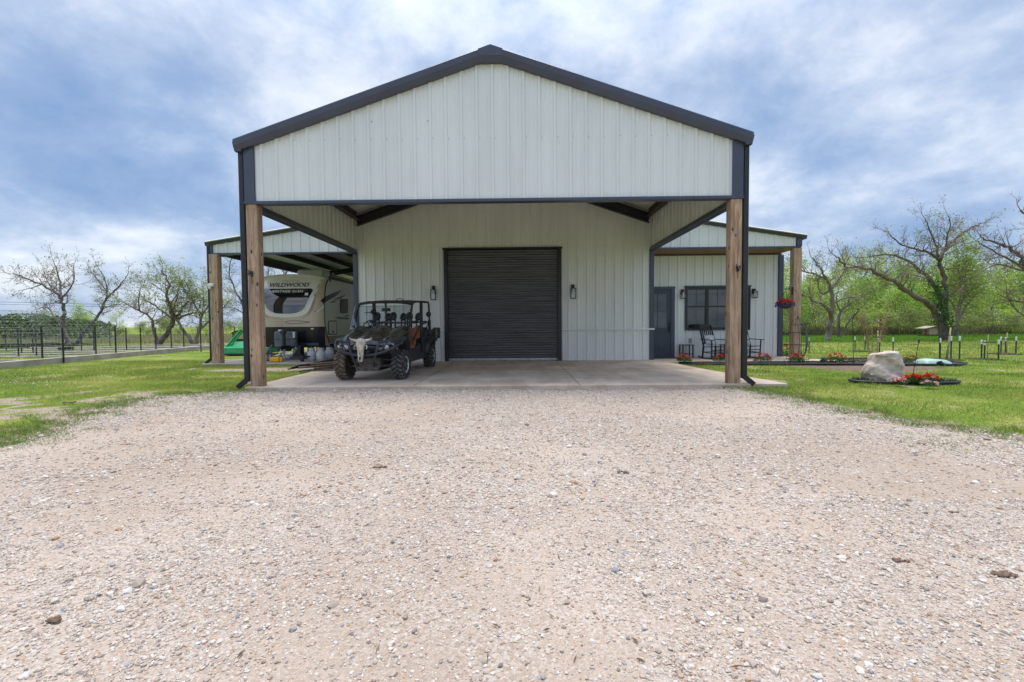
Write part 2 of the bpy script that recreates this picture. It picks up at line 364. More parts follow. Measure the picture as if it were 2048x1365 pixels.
def ground_mat():
    m = bpy.data.materials.new('lawn_soil'); m.use_nodes = True; t = m.node_tree; b = t.nodes['Principled BSDF']
    tcn = N(t, 'ShaderNodeTexCoord'); P = tcn.outputs['Object']
    def noise(s, d=6., dist=0.):
        n = N(t, 'ShaderNodeTexNoise', i_Scale=s, i_Detail=d, i_Roughness=.6, i_Distortion=dist); t.links.new(P, n.inputs['Vector']); return n.outputs[0]
    g = ramp(t, [(.3, (.10, .18, .025)), (.5, (.20, .27, .045)), (.68, (.36, .35, .11))]); t.links.new(noise(.55), g.inputs[0])
    g2 = ramp(t, [(.3, (.45, .5, .45)), (.7, (1.3, 1.25, 1.2))]); t.links.new(noise(24., 4.), g2.inputs[0])
    mm = N(t, 'ShaderNodeMix', data_type='RGBA', blend_type='MULTIPLY'); mm.inputs[0].default_value = 1
    t.links.new(g.outputs[0], mm.inputs[6]); t.links.new(g2.outputs[0], mm.inputs[7])
    d = ramp(t, [(.3, (.26, .20, .15)), (.7, (.50, .41, .33))]); t.links.new(noise(18.), d.inputs[0])
    at_ = N(t, 'ShaderNodeAttribute', attribute_name='wear')
    ad_ = N(t, 'ShaderNodeMath', operation='MULTIPLY_ADD', i_1=.5, i_2=-.25); t.links.new(noise(5.), ad_.inputs[0])
    ab = N(t, 'ShaderNodeAttribute', attribute_name='brown'); mb_ = N(t, 'ShaderNodeMix', data_type='RGBA'); t.links.new(ab.outputs['Fac'], mb_.inputs[0]); t.links.new(d.outputs[0], mb_.inputs[6]); mb_.inputs[7].default_value = (.17, .115, .08, 1); d = mb_
    a2 = N(t, 'ShaderNodeMath', operation='ADD'); t.links.new(at_.outputs['Fac'], a2.inputs[0]); t.links.new(ad_.outputs[0], a2.inputs[1])
    rr = ramp(t, [(.42, 0.), (.58, 1.)]); t.links.new(a2.outputs[0], rr.inputs[0])
    m2 = N(t, 'ShaderNodeMix', data_type='RGBA'); t.links.new(rr.outputs[0], m2.inputs[0]); t.links.new(mm.outputs[2], m2.inputs[6]); t.links.new(d.outputs[2], m2.inputs[7])
    t.links.new(m2.outputs[2], b.inputs['Base Color']); b.inputs['Roughness'].default_value = 1; b.inputs['Specular IOR Level'].default_value = .1
    bp = N(t, 'ShaderNodeBump', i_Strength=1., i_Distance=.04); t.links.new(noise(30., 3.), bp.inputs['Height']); t.links.new(bp.outputs[0], b.inputs['Normal'])
    return m
def gravel_mat():
    m = bpy.data.materials.new('crushed_limestone'); m.use_nodes = True; t = m.node_tree; b = t.nodes['Principled BSDF']
    tcn = N(t, 'ShaderNodeTexCoord'); P = tcn.outputs['Object']
    v = N(t, 'ShaderNodeTexVoronoi', i_Scale=85.); t.links.new(P, v.inputs['Vector'])
    c = ramp(t, [(0., (.38, .30, .24)), (.35, (.47, .395, .335)), (.7, (.555, .49, .43)), (.86, (.62, .58, .535)), (.93, (.44, .41, .40)), (1., (.45, .27, .16))])
    sp = N(t, 'ShaderNodeSeparateColor'); t.links.new(v.outputs['Color'], sp.inputs[0]); t.links.new(sp.outputs[0], c.inputs[0])
    s = N(t, 'ShaderNodeTexNoise', i_Scale=140., i_Detail=5.); t.links.new(P, s.inputs['Vector'])
    sc = ramp(t, [(.3, (.40, .31, .245)), (.7, (.57, .475, .395))]); t.links.new(s.outputs[0], sc.inputs[0])
    n = N(t, 'ShaderNodeTexNoise', i_Scale=1.6, i_Detail=8., i_Roughness=.7); t.links.new(P, n.inputs['Vector'])
    nr = ramp(t, [(.42, 0.15), (.62, .95)]); t.links.new(n.outputs[0], nr.inputs[0])
    m1 = N(t, 'ShaderNodeMix', data_type='RGBA'); t.links.new(nr.outputs[0], m1.inputs[0]); t.links.new(c.outputs[0], m1.inputs[6]); t.links.new(sc.outputs[0], m1.inputs[7])
    n3 = N(t, 'ShaderNodeTexNoise', i_Scale=.35, i_Detail=5.); t.links.new(P, n3.inputs['Vector'])
    r3 = ramp(t, [(.35, (.82, .785, .75)), (.65, (1.06, 1.05, 1.04))]); t.links.new(n3.outputs[0], r3.inputs[0])
    m3 = N(t, 'ShaderNodeMix', data_type='RGBA', blend_type='MULTIPLY'); m3.inputs[0].default_value = 1; t.links.new(m1.outputs[2], m3.inputs[6]); t.links.new(r3.outputs[0], m3.inputs[7])
    t.links.new(m3.outputs[2], b.inputs['Base Color']); b.inputs['Roughness'].default_value = .95; b.inputs['Specular IOR Level'].default_value = .15
    inv = N(t, 'ShaderNodeMath', operation='MULTIPLY', i_1=-1.); t.links.new(v.outputs['Distance'], inv.inputs[0])
    bp = N(t, 'ShaderNodeBump', i_Strength=.8, i_Distance=.012); t.links.new(inv.outputs[0], bp.inputs['Height']); t.links.new(bp.outputs[0], b.inputs['Normal'])
    return m
K['ground'] = ground_mat(); K['gravel'] = gravel_mat()
K['stone'] = mat('gravel_stone', (1., 1., 1.), .9, var=.14, vscale=60, attr='tint', coord='Object', spec=.2)

# ------------------------------------------------------------------ ground
XL, XR, YF, YB, CX = -5.388, 4.372, 9.30, 15.45, -0.508
GRAVEL = [(-16,-4),(-16,1.6),(-9,3.5),(-5.7,4.7),(-5.9,5.7),(-6.7,7.2),(-6.6,8.4),(-5.7,8.95),(-5.2,9.12),(4.3,9.12),(4.5,8.5),(4.55,7.2),(4.85,5.95),(5.6,4.95),(9,3.1),(16,1),(16,-4)]
SLAB = [(-5.46,9.18),(5.28,9.24),(4.80,12.6),(4.52,15.45),(-5.46,15.45)]
PORCH = [(4.53,14.68),(10.2,14.58),(9.5,15.5),(9.35,16.6),(4.53,16.6)]
RVPAD = [(-10.4,15.1),(-5.52,15.1),(-5.52,30),(-10.4,30)]
PATH = [(7.9,13.5),(9.6,13.7),(11.6,13.1),(11.0,12.7),(9.8,12.0),(8.9,12.3)]
def wear(x, y):
    g = poly_sd(x, y, GRAVEL)
    w_ = np.clip(1-(g-.02)/(.25+.9*fbm(x*1.3, y*1.3, 31)), 0, 1)
    n = fbm(x*.9, y*.9, 5)
    left = np.clip((-4.6-x)/1.2, 0, 1)*np.clip((12.2-y)/3.5, 0, 1)*np.clip((y-3.5)/2, 0, 1)
    w_ = np.maximum(w_*(.45+.7*n), left*np.clip((fbm(x*1.6, y*2.6, 35)-.46)*6, 0, 1)*.60)
    w_ = np.maximum(w_, np.clip(.75-poly_sd(x, y, PATH)*1.4, 0, .9)*(.55+.8*fbm(x*1.5, y*1.5, 51)))
    # worn strip before the trailer pad and by the right post
    w_ = np.maximum(w_, np.clip(1.15-np.hypot((x+7.3)/2.4, (y-13.6)/.9), 0, .9)*(.5+n))
    w_ = np.maximum(w_, np.clip(1.1-np.hypot((x-5.3)/.9, (y-10.3)/.8), 0, .9)*(.6+.8*n))
    w_ = np.maximum(w_, np.clip((fbm(x*1.7, y*1.7, 39)-.55)*4, 0, .50))
    return np.clip(w_, 0, 1)
def axis_steps(a, b, fine0, fine1, fs, cs):
    v = [fine0]; 
    while v[-1] < fine1: v.append(v[-1]+fs)
    st = cs
    while v[-1] < b: v.append(min(b, v[-1]+st)); st *= 1.35
    st = cs; u = [fine0]
    while u[-1] > a: u.append(max(a, u[-1]-st)); st *= 1.35
    return np.array(sorted(set(u[1:]+v)))
gx = axis_steps(-900, 900, -22, 24, .25, .8); gy = axis_steps(-60, 1500, -2, 30, .25, .8)
GX, GY = np.meshgrid(gx, gy)
GZ = -0.08+.035*(fbm(GX*.6, GY*.6, 3)-.5)
near_hard = np.minimum.reduce([poly_sd(GX, GY, SLAB), poly_sd(GX, GY, PORCH), poly_sd(GX, GY, RVPAD), poly_sd(GX, GY, GRAVEL)])
GZ = np.where(near_hard < .5, np.minimum(GZ, -.075), GZ)
gsd = poly_sd(GX, GY, GRAVEL); GZ = np.where(gsd < -.05, -.12, GZ)
far = np.clip((np.hypot(GX, GY)-40)/200, 0, 1); GZ = GZ+far*.2
def grid_obj(name, X, Y, Z, m, keep=None, attrs=None):
    ny, nx = X.shape; me = bpy.data.meshes.new(name)
    v = np.stack([X.ravel(), Y.ravel(), Z.ravel()], 1)
    idx = np.arange(nx*ny).reshape(ny, nx)
    q = np.stack([idx[:-1, :-1], idx[:-1, 1:], idx[1:, 1:], idx[1:, :-1]], -1).reshape(-1, 4)
    if keep is not None: q = q[keep[:-1, :-1].ravel() & keep[1:, 1:].ravel() & keep[1:, :-1].ravel() & keep[:-1, 1:].ravel()]
    me.from_pydata(v.tolist(), [], q.tolist()); me.materials.append(m)
    me.polygons.foreach_set('use_smooth', [True]*len(me.polygons))
    for k_, a in (attrs or {}).items():
        at_ = me.attributes.new(k_, 'FLOAT', 'POINT'); at_.data.foreach_set('value', a.ravel().astype(np.float32))
    o = bpy.data.objects.new(name, me); COL.objects.link(o); return o
struct(grid_obj('ground', GX, GY, GZ, K['ground'], attrs={'wear': wear(GX, GY), 'brown': np.clip(1.3-poly_sd(GX, GY, PATH)*1.5, 0, 1)*.85}))
# gravel drive: an undulating sheet with a ragged rim
hx = np.arange(-12, 13, .06); hy = np.concatenate([np.arange(-3, 1.2, .3), np.arange(1.2, 9.3, .06)])
HX, HY = np.meshgrid(hx, hy)
hs = poly_sd(HX, HY, GRAVEL)+(fbm(HX*3, HY*3, 9)-.5)*.5
def gz(x, y, s=None):
    base = -.052+.028*(fbm(x*1.4, y*1.4, 21)-.5)+.016*(fbm(x*7, y*7, 22)-.5)
    if s is not None: base = np.where(s > -.35, base-.035*np.clip((s+.35)/.35, 0, 1.2), base)
    return base
struct(grid_obj('gravel_drive', HX, HY, gz(HX, HY, hs), K['gravel'], keep=hs < .06))

def slab_obj(name, poly, top, bot, m):
    b = MB(); b.prism(poly, bot, top, 'z'); o = b.build(name, m)
    bv = o.modifiers.new('bevel', 'BEVEL'); bv.width = .012; bv.segments = 2; bv.limit_method = 'ANGLE'
    return struct(o)
slab_obj('concrete_apron', SLAB, 0, -.25, K['concrete'])
slab_obj('porch_slab', PORCH, -.006, -.25, K['concrete'])
slab_obj('trailer_pad', RVPAD, -.012, -.25, K['concrete2'])
b = MB()
for xx in (-2.1, 1.2): b.box(xx-.006, xx+.006, 9.22, 15.4, -.01, .0022)
b.box(-5.4, 4.6, 12.4, 12.412, -.01, .0026)
struct(b.build('slab_joints', mat('dark_joint', (.16, .12, .09), .9)))  # joints drawn as thin dark brown strips

# loose stones and grass blades: one mesh each, thousands of little solids
ICO_V = []; ph = (1+5**.5)/2
for a in (-1, 1):
    for c in (-ph, ph): ICO_V += [(a, c, 0), (0, a, c), (c, 0, a)]
ICO_V = np.array(ICO_V)/math.hypot(1, ph)
def hull_faces(V):
    fs = []
    n = len(V)
    dm = min(np.linalg.norm(V[0]-V[i]) for i in range(1, n))*1.01
    for i in range(n):
        for j in range(i+1, n):
            for k in range(j+1, n):
                if np.linalg.norm(V[i]-V[j]) < dm and np.linalg.norm(V[i]-V[k]) < dm and np.linalg.norm(V[j]-V[k]) < dm:
                    nn = np.cross(V[j]-V[i], V[k]-V[i])
                    fs.append((i, j, k) if nn@(V[i]+V[j]+V[k]) > 0 else (i, k, j))
    return np.array(fs)
ICO_F = hull_faces(ICO_V)
OCT_V = np.array([(1,0,0),(0,1,0),(-1,0,0),(0,-1,0),(0,0,1),(0,0,-1)], float)
OCT_F = np.array([(0,1,4),(1,2,4),(2,3,4),(3,0,4),(1,0,5),(2,1,5),(3,2,5),(0,3,5)])
def mass_mesh(name, V, F, colv, m, mode='stuff', smooth=False, label=None, cat=None):
    me = bpy.data.meshes.new(name); nv, nf = len(V), len(F); k = F.shape[1]
    me.vertices.add(nv); me.vertices.foreach_set('co', V.astype(np.float32).ravel())
    me.loops.add(nf*k); me.loops.foreach_set('vertex_index', F.astype(np.int32).ravel())
    me.polygons.add(nf); me.polygons.foreach_set('loop_start', np.arange(0, nf*k, k, dtype=np.int32))
    if smooth: me.polygons.foreach_set('use_smooth', np.ones(nf, bool))
    else: me.polygons.foreach_set('use_smooth', np.zeros(nf, bool))
    me.materials.append(m); me.update(calc_edges=True)
    c = me.color_attributes.new('tint', 'FLOAT_COLOR', 'POINT')
    c.data.foreach_set('color', np.concatenate([colv, np.ones((nv, 1))], 1).astype(np.float32).ravel())
    o = bpy.data.objects.new(name, me); COL.objects.link(o)
    if mode: tag(o, label, cat, kind=mode)
    return o
PAL = .74*np.array([(.80,.715,.63),(.70,.605,.515),(.60,.49,.405),(.74,.655,.57),(.52,.425,.36),(.82,.775,.725),(.42,.41,.42),(.60,.40,.25),(.32,.27,.25),(.58,.37,.31)])
PW = np.array([.20,.19,.14,.17,.11,.09,.035,.035,.02,.01])
def stones(n, X, Y, rad, P, Fc):
    k = len(P)
    base = P[None]*(1+NR.normal(0, .16, (n, k, 1)))*1.0
    sc = np.stack([np.ones(n), NR.uniform(.6, 1, n), NR.uniform(.4, .75, n)], 1)*rad[:, None]
    base = base*sc[:, None, :]
    a = NR.uniform(0, 2*np.pi, n); ca, sa = np.cos(a), np.sin(a)
    tl = NR.normal(0, .25, n); ct, st = np.cos(tl), np.sin(tl)
    x, y, z = base[..., 0], base[..., 1], base[..., 2]
    y, z = y*ct[:, None]-z*st[:, None], y*st[:, None]+z*ct[:, None]
    x, y = x*ca[:, None]-y*sa[:, None], x*sa[:, None]+y*ca[:, None]
    zz = gz(X, Y)+rad*NR.uniform(-.05, .35, n)
    V = np.stack([x+X[:, None], y+Y[:, None], z+zz[:, None]], -1).reshape(-1, 3)
    F = (Fc[None]+(np.arange(n)*k)[:, None, None]).reshape(-1, 3)
    c = PAL[NR.choice(len(PAL), n, p=PW/PW.sum())]*NR.uniform(.86, 1.12, (n, 1))
    return V, F, np.repeat(np.clip(c, 0, .9), k, 0)
def scatter(n, y0, y1, wf=1.25):
    Y = np.sqrt(NR.uniform(y0*y0, y1*y1, n)); X = NR.uniform(-1, 1, n)*Y*wf+NR.uniform(-.4, .4, n); return X, Y
parts = []
for (n, y0, y1, med, sg, P, Fc, wf) in ((88000, 1.35, 3.3, .0050, .42, ICO_V, ICO_F, 1.3), (1500, 1.35, 4.5, .012, .3, ICO_V, ICO_F, 1.3), (90000, 3.2, 6.2, .0072, .40, ICO_V, ICO_F, 1.2), (105000, 6.0, 9.2, .0095, .38, OCT_V, OCT_F, 1.05), (330, 1.6, 9.0, .021, .28, ICO_V, ICO_F, 1.2)):
    X, Y = scatter(n, y0, y1, wf)
    dn = fbm(X*1.3, Y*1.3, 41, 5)*.65+fbm(X*.35, Y*.35, 43, 3)*.35
    s = poly_sd(X, Y, GRAVEL)+(fbm(X*3, Y*3, 9)-.5)*.5
    keep = (NR.uniform(0, 1, n) < np.clip((dn-.33)*5, .32, 1)) & (s < .12-NR.uniform(0, .3, n)) & (np.abs(X) < 12)
    X, Y = X[keep], Y[keep]
    parts.append(stones(len(X), X, Y, np.clip(NR.lognormal(math.log(med), sg, len(X)), .002, .055), P, Fc))
o_ = 0; Vs, Fs, Cs = [], [], []
for V, F, C in parts: Vs.append(V); Fs.append(F+o_); Cs.append(C); o_ += len(V)
mass_mesh('gravel_stones', np.concatenate(Vs), np.concatenate(Fs), np.concatenate(Cs), K['stone'], label='loose pale crushed limestone stones strewn over the drive', cat='gravel')

n = 420; X, Y = scatter(n, 1.5, 9.0, 1.1); a = NR.uniform(0, 6.28, n); l_ = NR.uniform(.008, .03, n); wl_ = NR.uniform(.0015, .005, n); zz = gz(X, Y)+.008
V = np.stack([np.stack([X-np.cos(a)*l_, Y-np.sin(a)*l_, zz], 1), np.stack([X-np.sin(a)*wl_, Y+np.cos(a)*wl_, zz+.004], 1), np.stack([X+np.cos(a)*l_, Y+np.sin(a)*l_, zz+.003], 1), np.stack([X+np.sin(a)*wl_, Y-np.cos(a)*wl_, zz], 1)], 1).reshape(-1, 3)
mass_mesh('gravel_litter', V, np.arange(4*n).reshape(n, 4), np.repeat(np.array([[.14, .085, .05], [.24, .17, .10], [.08, .06, .05]])[NR.integers(0, 3, n)], 4, 0), K['stone'], label='scattered bits of dry twig and leaf on the gravel', cat='litter')
NOGRASS = [SLAB, PORCH, RVPAD]
BED = [(4.95,14.50),(5.6,14.62),(10.3,14.50),(10.0,15.1),(10.1,15.7),(11.6,15.75),(13.2,15.0),(13.0,13.75),(12.3,13.25),(11.0,13.45),(9.3,13.75),(7.2,13.95),(5.4,14.15)]
ROCKBED = [(8.0+1.02*math.cos(a), 9.83+.36*math.sin(a)-.10*math.cos(a)) for a in np.linspace(0, 2*math.pi, 28, endpoint=False)]
def blades(n, sampler, hmed, wid, seed, thresh=.5, ycol=0.):
    X, Y = sampler(n)
    wv = wear(X, Y); ok = NR.uniform(0, 1, len(X)) > np.clip((wv-.25)*2.2, 0, 1)
    for P in NOGRASS+[BED, ROCKBED]: ok &= poly_sd(X, Y, P) > .03
    gs = poly_sd(X, Y, GRAVEL)+(fbm(X*3, Y*3, 9)-.5)*.5; ok &= gs > -.02
    cl = fbm(X*1.1, Y*1.1, 61, 4); ok &= NR.uniform(0, 1, len(X)) < .35+1.4*np.clip(cl-.3, 0, .6)
    X, Y, cl = X[ok], Y[ok], cl[ok]; n = len(X)
    h = hmed*NR.lognormal(0, .35, n)*(.6+.9*cl); a = NR.uniform(0, 2*np.pi, n); ln = NR.uniform(.15, .9, n)*h
    b2 = NR.uniform(0, 2*np.pi, n); wd = wid*NR.uniform(.6, 1.3, n)
    z0 = np.full(n, -.085)
    p0 = np.stack([X-np.cos(b2)*wd, Y-np.sin(b2)*wd, z0], 1); p1 = np.stack([X+np.cos(b2)*wd, Y+np.sin(b2)*wd, z0], 1)
    p2 = np.stack([X+np.cos(a)*ln, Y+np.sin(a)*ln, z0+h], 1)
    V = np.stack([p0, p1, p2], 1).reshape(-1, 3); F = np.arange(3*n).reshape(n, 3)
    g = np.array([.20, .31, .04]); yl = np.array([.44, .41, .12]); dk = np.array([.085, .19, .022])
    t = np.clip(fbm(X*.9, Y*.9, 77)*2.2-.60+ycol+NR.normal(0, .15, n), 0, 1)[:, None]
    k2 = np.clip(fbm(X*2.3, Y*2.3, 78)*1.8-.5, 0, 1)[:, None]
    c = (g*(1-t)+yl*t)*(1-k2*.5)+dk*k2*.5; c = c*NR.uniform(.7, 1.3, (n, 1))
    return V, F, np.repeat(c, 3, 0)
def box_sampler(x0, x1, y0, y1): return lambda n: (NR.uniform(x0, x1, n), NR.uniform(y0, y1, n))
parts = [blades(150000, box_sampler(-15, -5, 3.8, 11.5), .032, .0030, 1, ycol=.12), blades(90000, box_sampler(-16.2, -5.4, 11, 17.5), .042, .005, 2, ycol=.1),
         blades(170000, box_sampler(4.4, 13.5, 3, 11.5), .034, .0030, 3), blades(80000, box_sampler(4.4, 20, 11, 18), .045, .006, 4),
         blades(60000, box_sampler(4.5, 45, 17, 34), .07, .014, 5), blades(60000, box_sampler(-45, -16.6, 14, 34), .07, .014, 6, ycol=.1)]
o_ = 0; Vs, Fs, Cs = [], [], []
for V, F, C in parts: Vs.append(V); Fs.append(F+o_); Cs.append(C); o_ += len(V)
mass_mesh('lawn_grass', np.concatenate(Vs), np.concatenate(Fs), np.concatenate(Cs), K['grassblade'], label='short green spring grass of the lawn', cat='grass')
# weeds in the gravel edge, at the slab edge and round the posts
def weed_pts():
    P = []
    for (px, py, n, sp) in ((560,778,130,.22),(620,778,90,.2),(690,777,90,.2),(760,776,40,.2),(1215,774,22,.12),(1285,774,18,.1),(1340,772,18,.1),(1410,771,70,.2),(1430,770,70,.18),(1480,772,80,.25),(1545,777,90,.25),
                            (525,775,60,.15),(545,773,50,.12),(480,776,60,.2),(410,800,30,.2),(330,806,40,.2),(300,812,30,.2),(20,868,110,.22),(70,880,60,.25),(30,890,50,.2),(180,862,25,.1),(110,795,40,.4),(200,830,60,.35),(250,815,50,.3),(90,850,60,.3),(370,796,40,.25),(445,795,30,.15),
                            (1640,806,60,.25),(1700,824,50,.25),(1760,840,60,.3),(1850,880,30,.3),(1930,895,30,.3),(900,772,18,.2),(1000,773,14,.2)):
        q = gp(px, py, -.06)
        for _ in range(n):
            a = rng.uniform(0, 6.28); r_ = sp*math.sqrt(rng.random()); P.append((q.x+math.cos(a)*r_*1.8, q.y+math.sin(a)*r_*.8))
    for k in range(420):                     # ragged clumps along the rim of the gravel
        i = rng.choice((2, 3, 4, 5, 6, 7, 9, 10, 11, 12, 13)); (ax, ay), (bx_, by_) = GRAVEL[i], GRAVEL[(i+1) % len(GRAVEL)]
        f = rng.random(); cx_ = ax+(bx_-ax)*f+rng.gauss(0, .28); cy_ = ay+(by_-ay)*f+rng.gauss(0, .22); sp = rng.uniform(.03, .14)
        for _ in range(int(sp*160)): P.append((cx_+rng.gauss(0, sp), cy_+rng.gauss(0, sp*.6)))
    P = np.array(P); P = P[poly_sd(P[:, 0], P[:, 1], SLAB) > .015]
    return P
WP = weed_pts(); WP = np.repeat(WP, 5, 0)+NR.normal(0, .018, (len(WP)*5, 2))
n = len(WP); h = NR.uniform(.02, .065, n); a = NR.uniform(0, 6.28, n); b2 = NR.uniform(0, 6.28, n); ln = h*NR.uniform(.3, 1.4, n)
z0 = -.065
V = np.stack([np.stack([WP[:, 0]-np.cos(b2)*.003, WP[:, 1]-np.sin(b2)*.003, np.full(n, z0)], 1), np.stack([WP[:, 0]+np.cos(b2)*.003, WP[:, 1]+np.sin(b2)*.003, np.full(n, z0)], 1), np.stack([WP[:, 0]+np.cos(a)*ln, WP[:, 1]+np.sin(a)*ln, z0+h], 1)], 1).reshape(-1, 3)
c = np.array([[.15, .26, .03], [.10, .20, .025], [.30, .31, .09]])[NR.integers(0, 3, n)]*NR.uniform(.6, 1.3, (n, 1))
mass_mesh('weeds', V, np.arange(3*n).reshape(n, 3), np.repeat(c, 3, 0), K['grassblade'], label='low green weeds sprouting along the edge of the gravel and slab', cat='weeds')
# white clover heads in the left lawn
q = [(gp(rng.gauss(65, 45), rng.gauss(764, 7), -.05)) for _ in range(60)]
n = len(q); X = np.array([p.x for p in q]); Y = np.array([p.y for p in q])
V, F, C = stones(n, X, Y, NR.uniform(.008, .016, n), ICO_V, ICO_F); V[:, 2] += .02
mass_mesh('clover_flowers', V, F, np.full((len(V), 3), .72), K['stone'], label='tiny white clover flowers scattered in the left lawn', cat='flowers')

def clod(px, py, r_, label, m, name='dirt_clod', cat='clod', lump=9, z=-.045):
    p = gp(px, py, z); bb = MB(); rr_ = random.Random(int(px))
    for i in range(lump):
        dx_, dy_ = rr_.uniform(-1, 1)*r_*1.1, rr_.uniform(-.5, .5)*r_; s_ = r_*rr_.uniform(.22, .5)
        V = ICO_V*(1+NR.normal(0, .15, (12, 1)))*np.array([1.2, .9, .5])*s_+np.array([p.x+dx_, p.y+dy_, z+s_*.2])
        bb.add(V.tolist(), [tuple(f) for f in ICO_F])
    return tag(bb.build(name, m), label, cat)
CL = mat('brown_clod', (.15, .095, .065), .95, var=.5, vscale=30, bump=1., bscale=50)
GS = mat('grey_stone', (.42, .37, .32), .9, var=.3, vscale=20, bump=.8, bscale=40)
clod(105, 1240, .030, 'brown crumbled mud clod on the gravel near the lower left corner', CL)
clod(2010, 1150, .050, 'large flattened dark brown clod on the gravel by the right edge', CL, lump=9)
clod(1800, 1120, .026, 'brown curled bit of bark-like mud on the right of the gravel', CL)
clod(1907, 1025, .022, 'small dark brown clod on the gravel far right', CL)
clod(1245, 945, .038, 'dark brown clod on the gravel right of the picture middle', CL)
clod(760, 936, .045, 'pair of reddish brown clods on the gravel left of the middle', CL)
clod(1045, 880, .030, 'small dark clod on the gravel in front of the slab', CL)
clod(137, 806, .07, 'brown lump of soil between the two strips of grass on the left', CL)
clod(825, 1112, .034, 'largest loose grey stone lying on the gravel', GS, 'loose_stone', 'stone', 2)
clod(906, 1100, .026, 'grey stone just right of the largest loose stone', GS, 'loose_stone', 'stone', 2)
clod(1055, 1190, .024, 'rounded tan stone half buried in the gravel', GS, 'loose_stone', 'stone', 2)
clod(1372, 1195, .020, 'pale stone on the gravel right of the middle', GS, 'loose_stone', 'stone', 2)
clod(490, 768, .13, 'pale splash stone under the spout of the left downspout', K['concrete2'], 'splash_stone', 'stone', 3, z=-.03)
clod(415, 729, .12, 'pale stone in the grass under the spout of the far left downspout', K['concrete2'], 'splash_stone', 'stone', 2, z=-.03)

# ------------------------------------------------------------------ the metal barn
FT = .3048
RIB = [(-.040, 0), (-.020, .030), (.020, .030), (.040, 0), (.088, 0), (.098, .006), (.112, .006), (.122, 0), (.182, 0), (.192, .006), (.206, .006), (.216, 0)]
def siding(mb, org, dr, nrm, s0, s1, zb, zt, phase=0., breaks=(), screws=(), depth=1.):
    """ribbed sheet: org + dr*s horizontally, nrm outward, from height zb(s) to zt(s)"""
    pts = []
    k0 = int(math.floor((s0-phase)/FT))-1; k1 = int(math.ceil((s1-phase)/FT))+1
    for k in range(k0, k1+1):
        for o_, d in RIB: pts.append((phase+k*FT+o_, d*depth))
    def dep(s):
        for (a, da), (b_, db) in zip(pts, pts[1:]):
            if a <= s <= b_: return da+(db-da)*(s-a)/max(1e-9, b_-a)
        return 0
    P = [(s0, dep(s0))]+[p for p in pts if s0 < p[0] < s1]+[(b_, dep(b_)) for b_ in breaks if s0 < b_ < s1]+[(s1, dep(s1))]
    P.sort()
    vs = []
    for s, d in P:
        x = org[0]+dr[0]*s+nrm[0]*d; y = org[1]+dr[1]*s+nrm[1]*d
        vs += [(x, y, zb(s)), (x, y, zt(s))]
    mb.add(vs, [(2*i, 2*i+2, 2*i+3, 2*i+1) for i in range(len(P)-1)])
    for z in screws:
        for k in range(k0, k1+1):
            s = phase+k*FT+.055
            if s0+.02 < s < s1-.02 and zb(s) < z < zt(s)-.03:
                x = org[0]+dr[0]*s; y = org[1]+dr[1]*s
                zz = z+(.008*((k*7) % 3)-.008)
                mb.box(x-.005, x+.005, min(y, y+nrm[1]*.008)-.001, max(y, y+nrm[1]*.008)+.001, zz-.005, zz+.005, 1) if abs(nrm[1]) > .5 else None
RZ, RS = 6.552, .3397
roofz = lambda x: RZ-RS*abs(x-CX)
WS = .155
wl = lambda x: 4.01+WS*(x+10.31)      # left wing roof
wr = lambda x: 4.03+WS*(9.32-x)       # right wing roof
barn = thing('metal_barn', 'white ribbed metal barn with gabled carport, roll-up door and two lean-tos', 'barn', (CX, YB, 0))
SCR = mat('screw_head', (.12, .12, .13), .5)
b = MB()
siding(b, (0, YF), (1, 0), (0, -1), XL+.1, XR-.1, lambda s: 3.66, lambda s: roofz(s)-.10, phase=CX+.02, breaks=(CX,), screws=(4.86,))
for sx in (-2.86, -1.75, -.51, .43, 1.34, 2.56, 3.47):
    for z in (5.2, 5.97):
        if z < roofz(sx)-.3: b.box(sx-.008, sx+.008, YF-.009, YF+.001, z-.008, z+.008, 1)
b.build('gable_wall', [K['siding'], SCR], barn)
b = MB()
for (x0, x1) in ((XL+.02, -2.44), (1.40, XR-.02)):
    siding(b, (0, YB), (1, 0), (0, -1), x0, x1, lambda s: 1.0, lambda s: roofz(s)-.06, phase=CX+.02, screws=(2.2, 3.0, 3.74, 4.4))
siding(b, (0, YB), (1, 0), (0, -1), -2.44, 1.40, lambda s: 3.70, lambda s: roofz(s)-.06, phase=CX+.02, breaks=(CX,), screws=(3.78, 4.6))
b.build('back_wall', [K['siding'], SCR], barn)
b = MB()
for (x0, x1) in ((XL+.02, -2.44), (1.40, XR-.02)):
    b = MB(); siding(b, (0, YB-.012), (1, 0), (0, -1), x0, x1, lambda s: .0, lambda s: 1.0, phase=CX+.02, screws=(.1,)); b.build('wainscot', [K['siding'], SCR], barn)
for (x0, x1) in ((XL-.03, -2.45), (1.41, XR+.07)): b = MB(); b.box(x0, x1, YB-.085, YB-.02, .985, 1.035, bev=.008); b.build('wainscot_cap', K['siding'], barn)
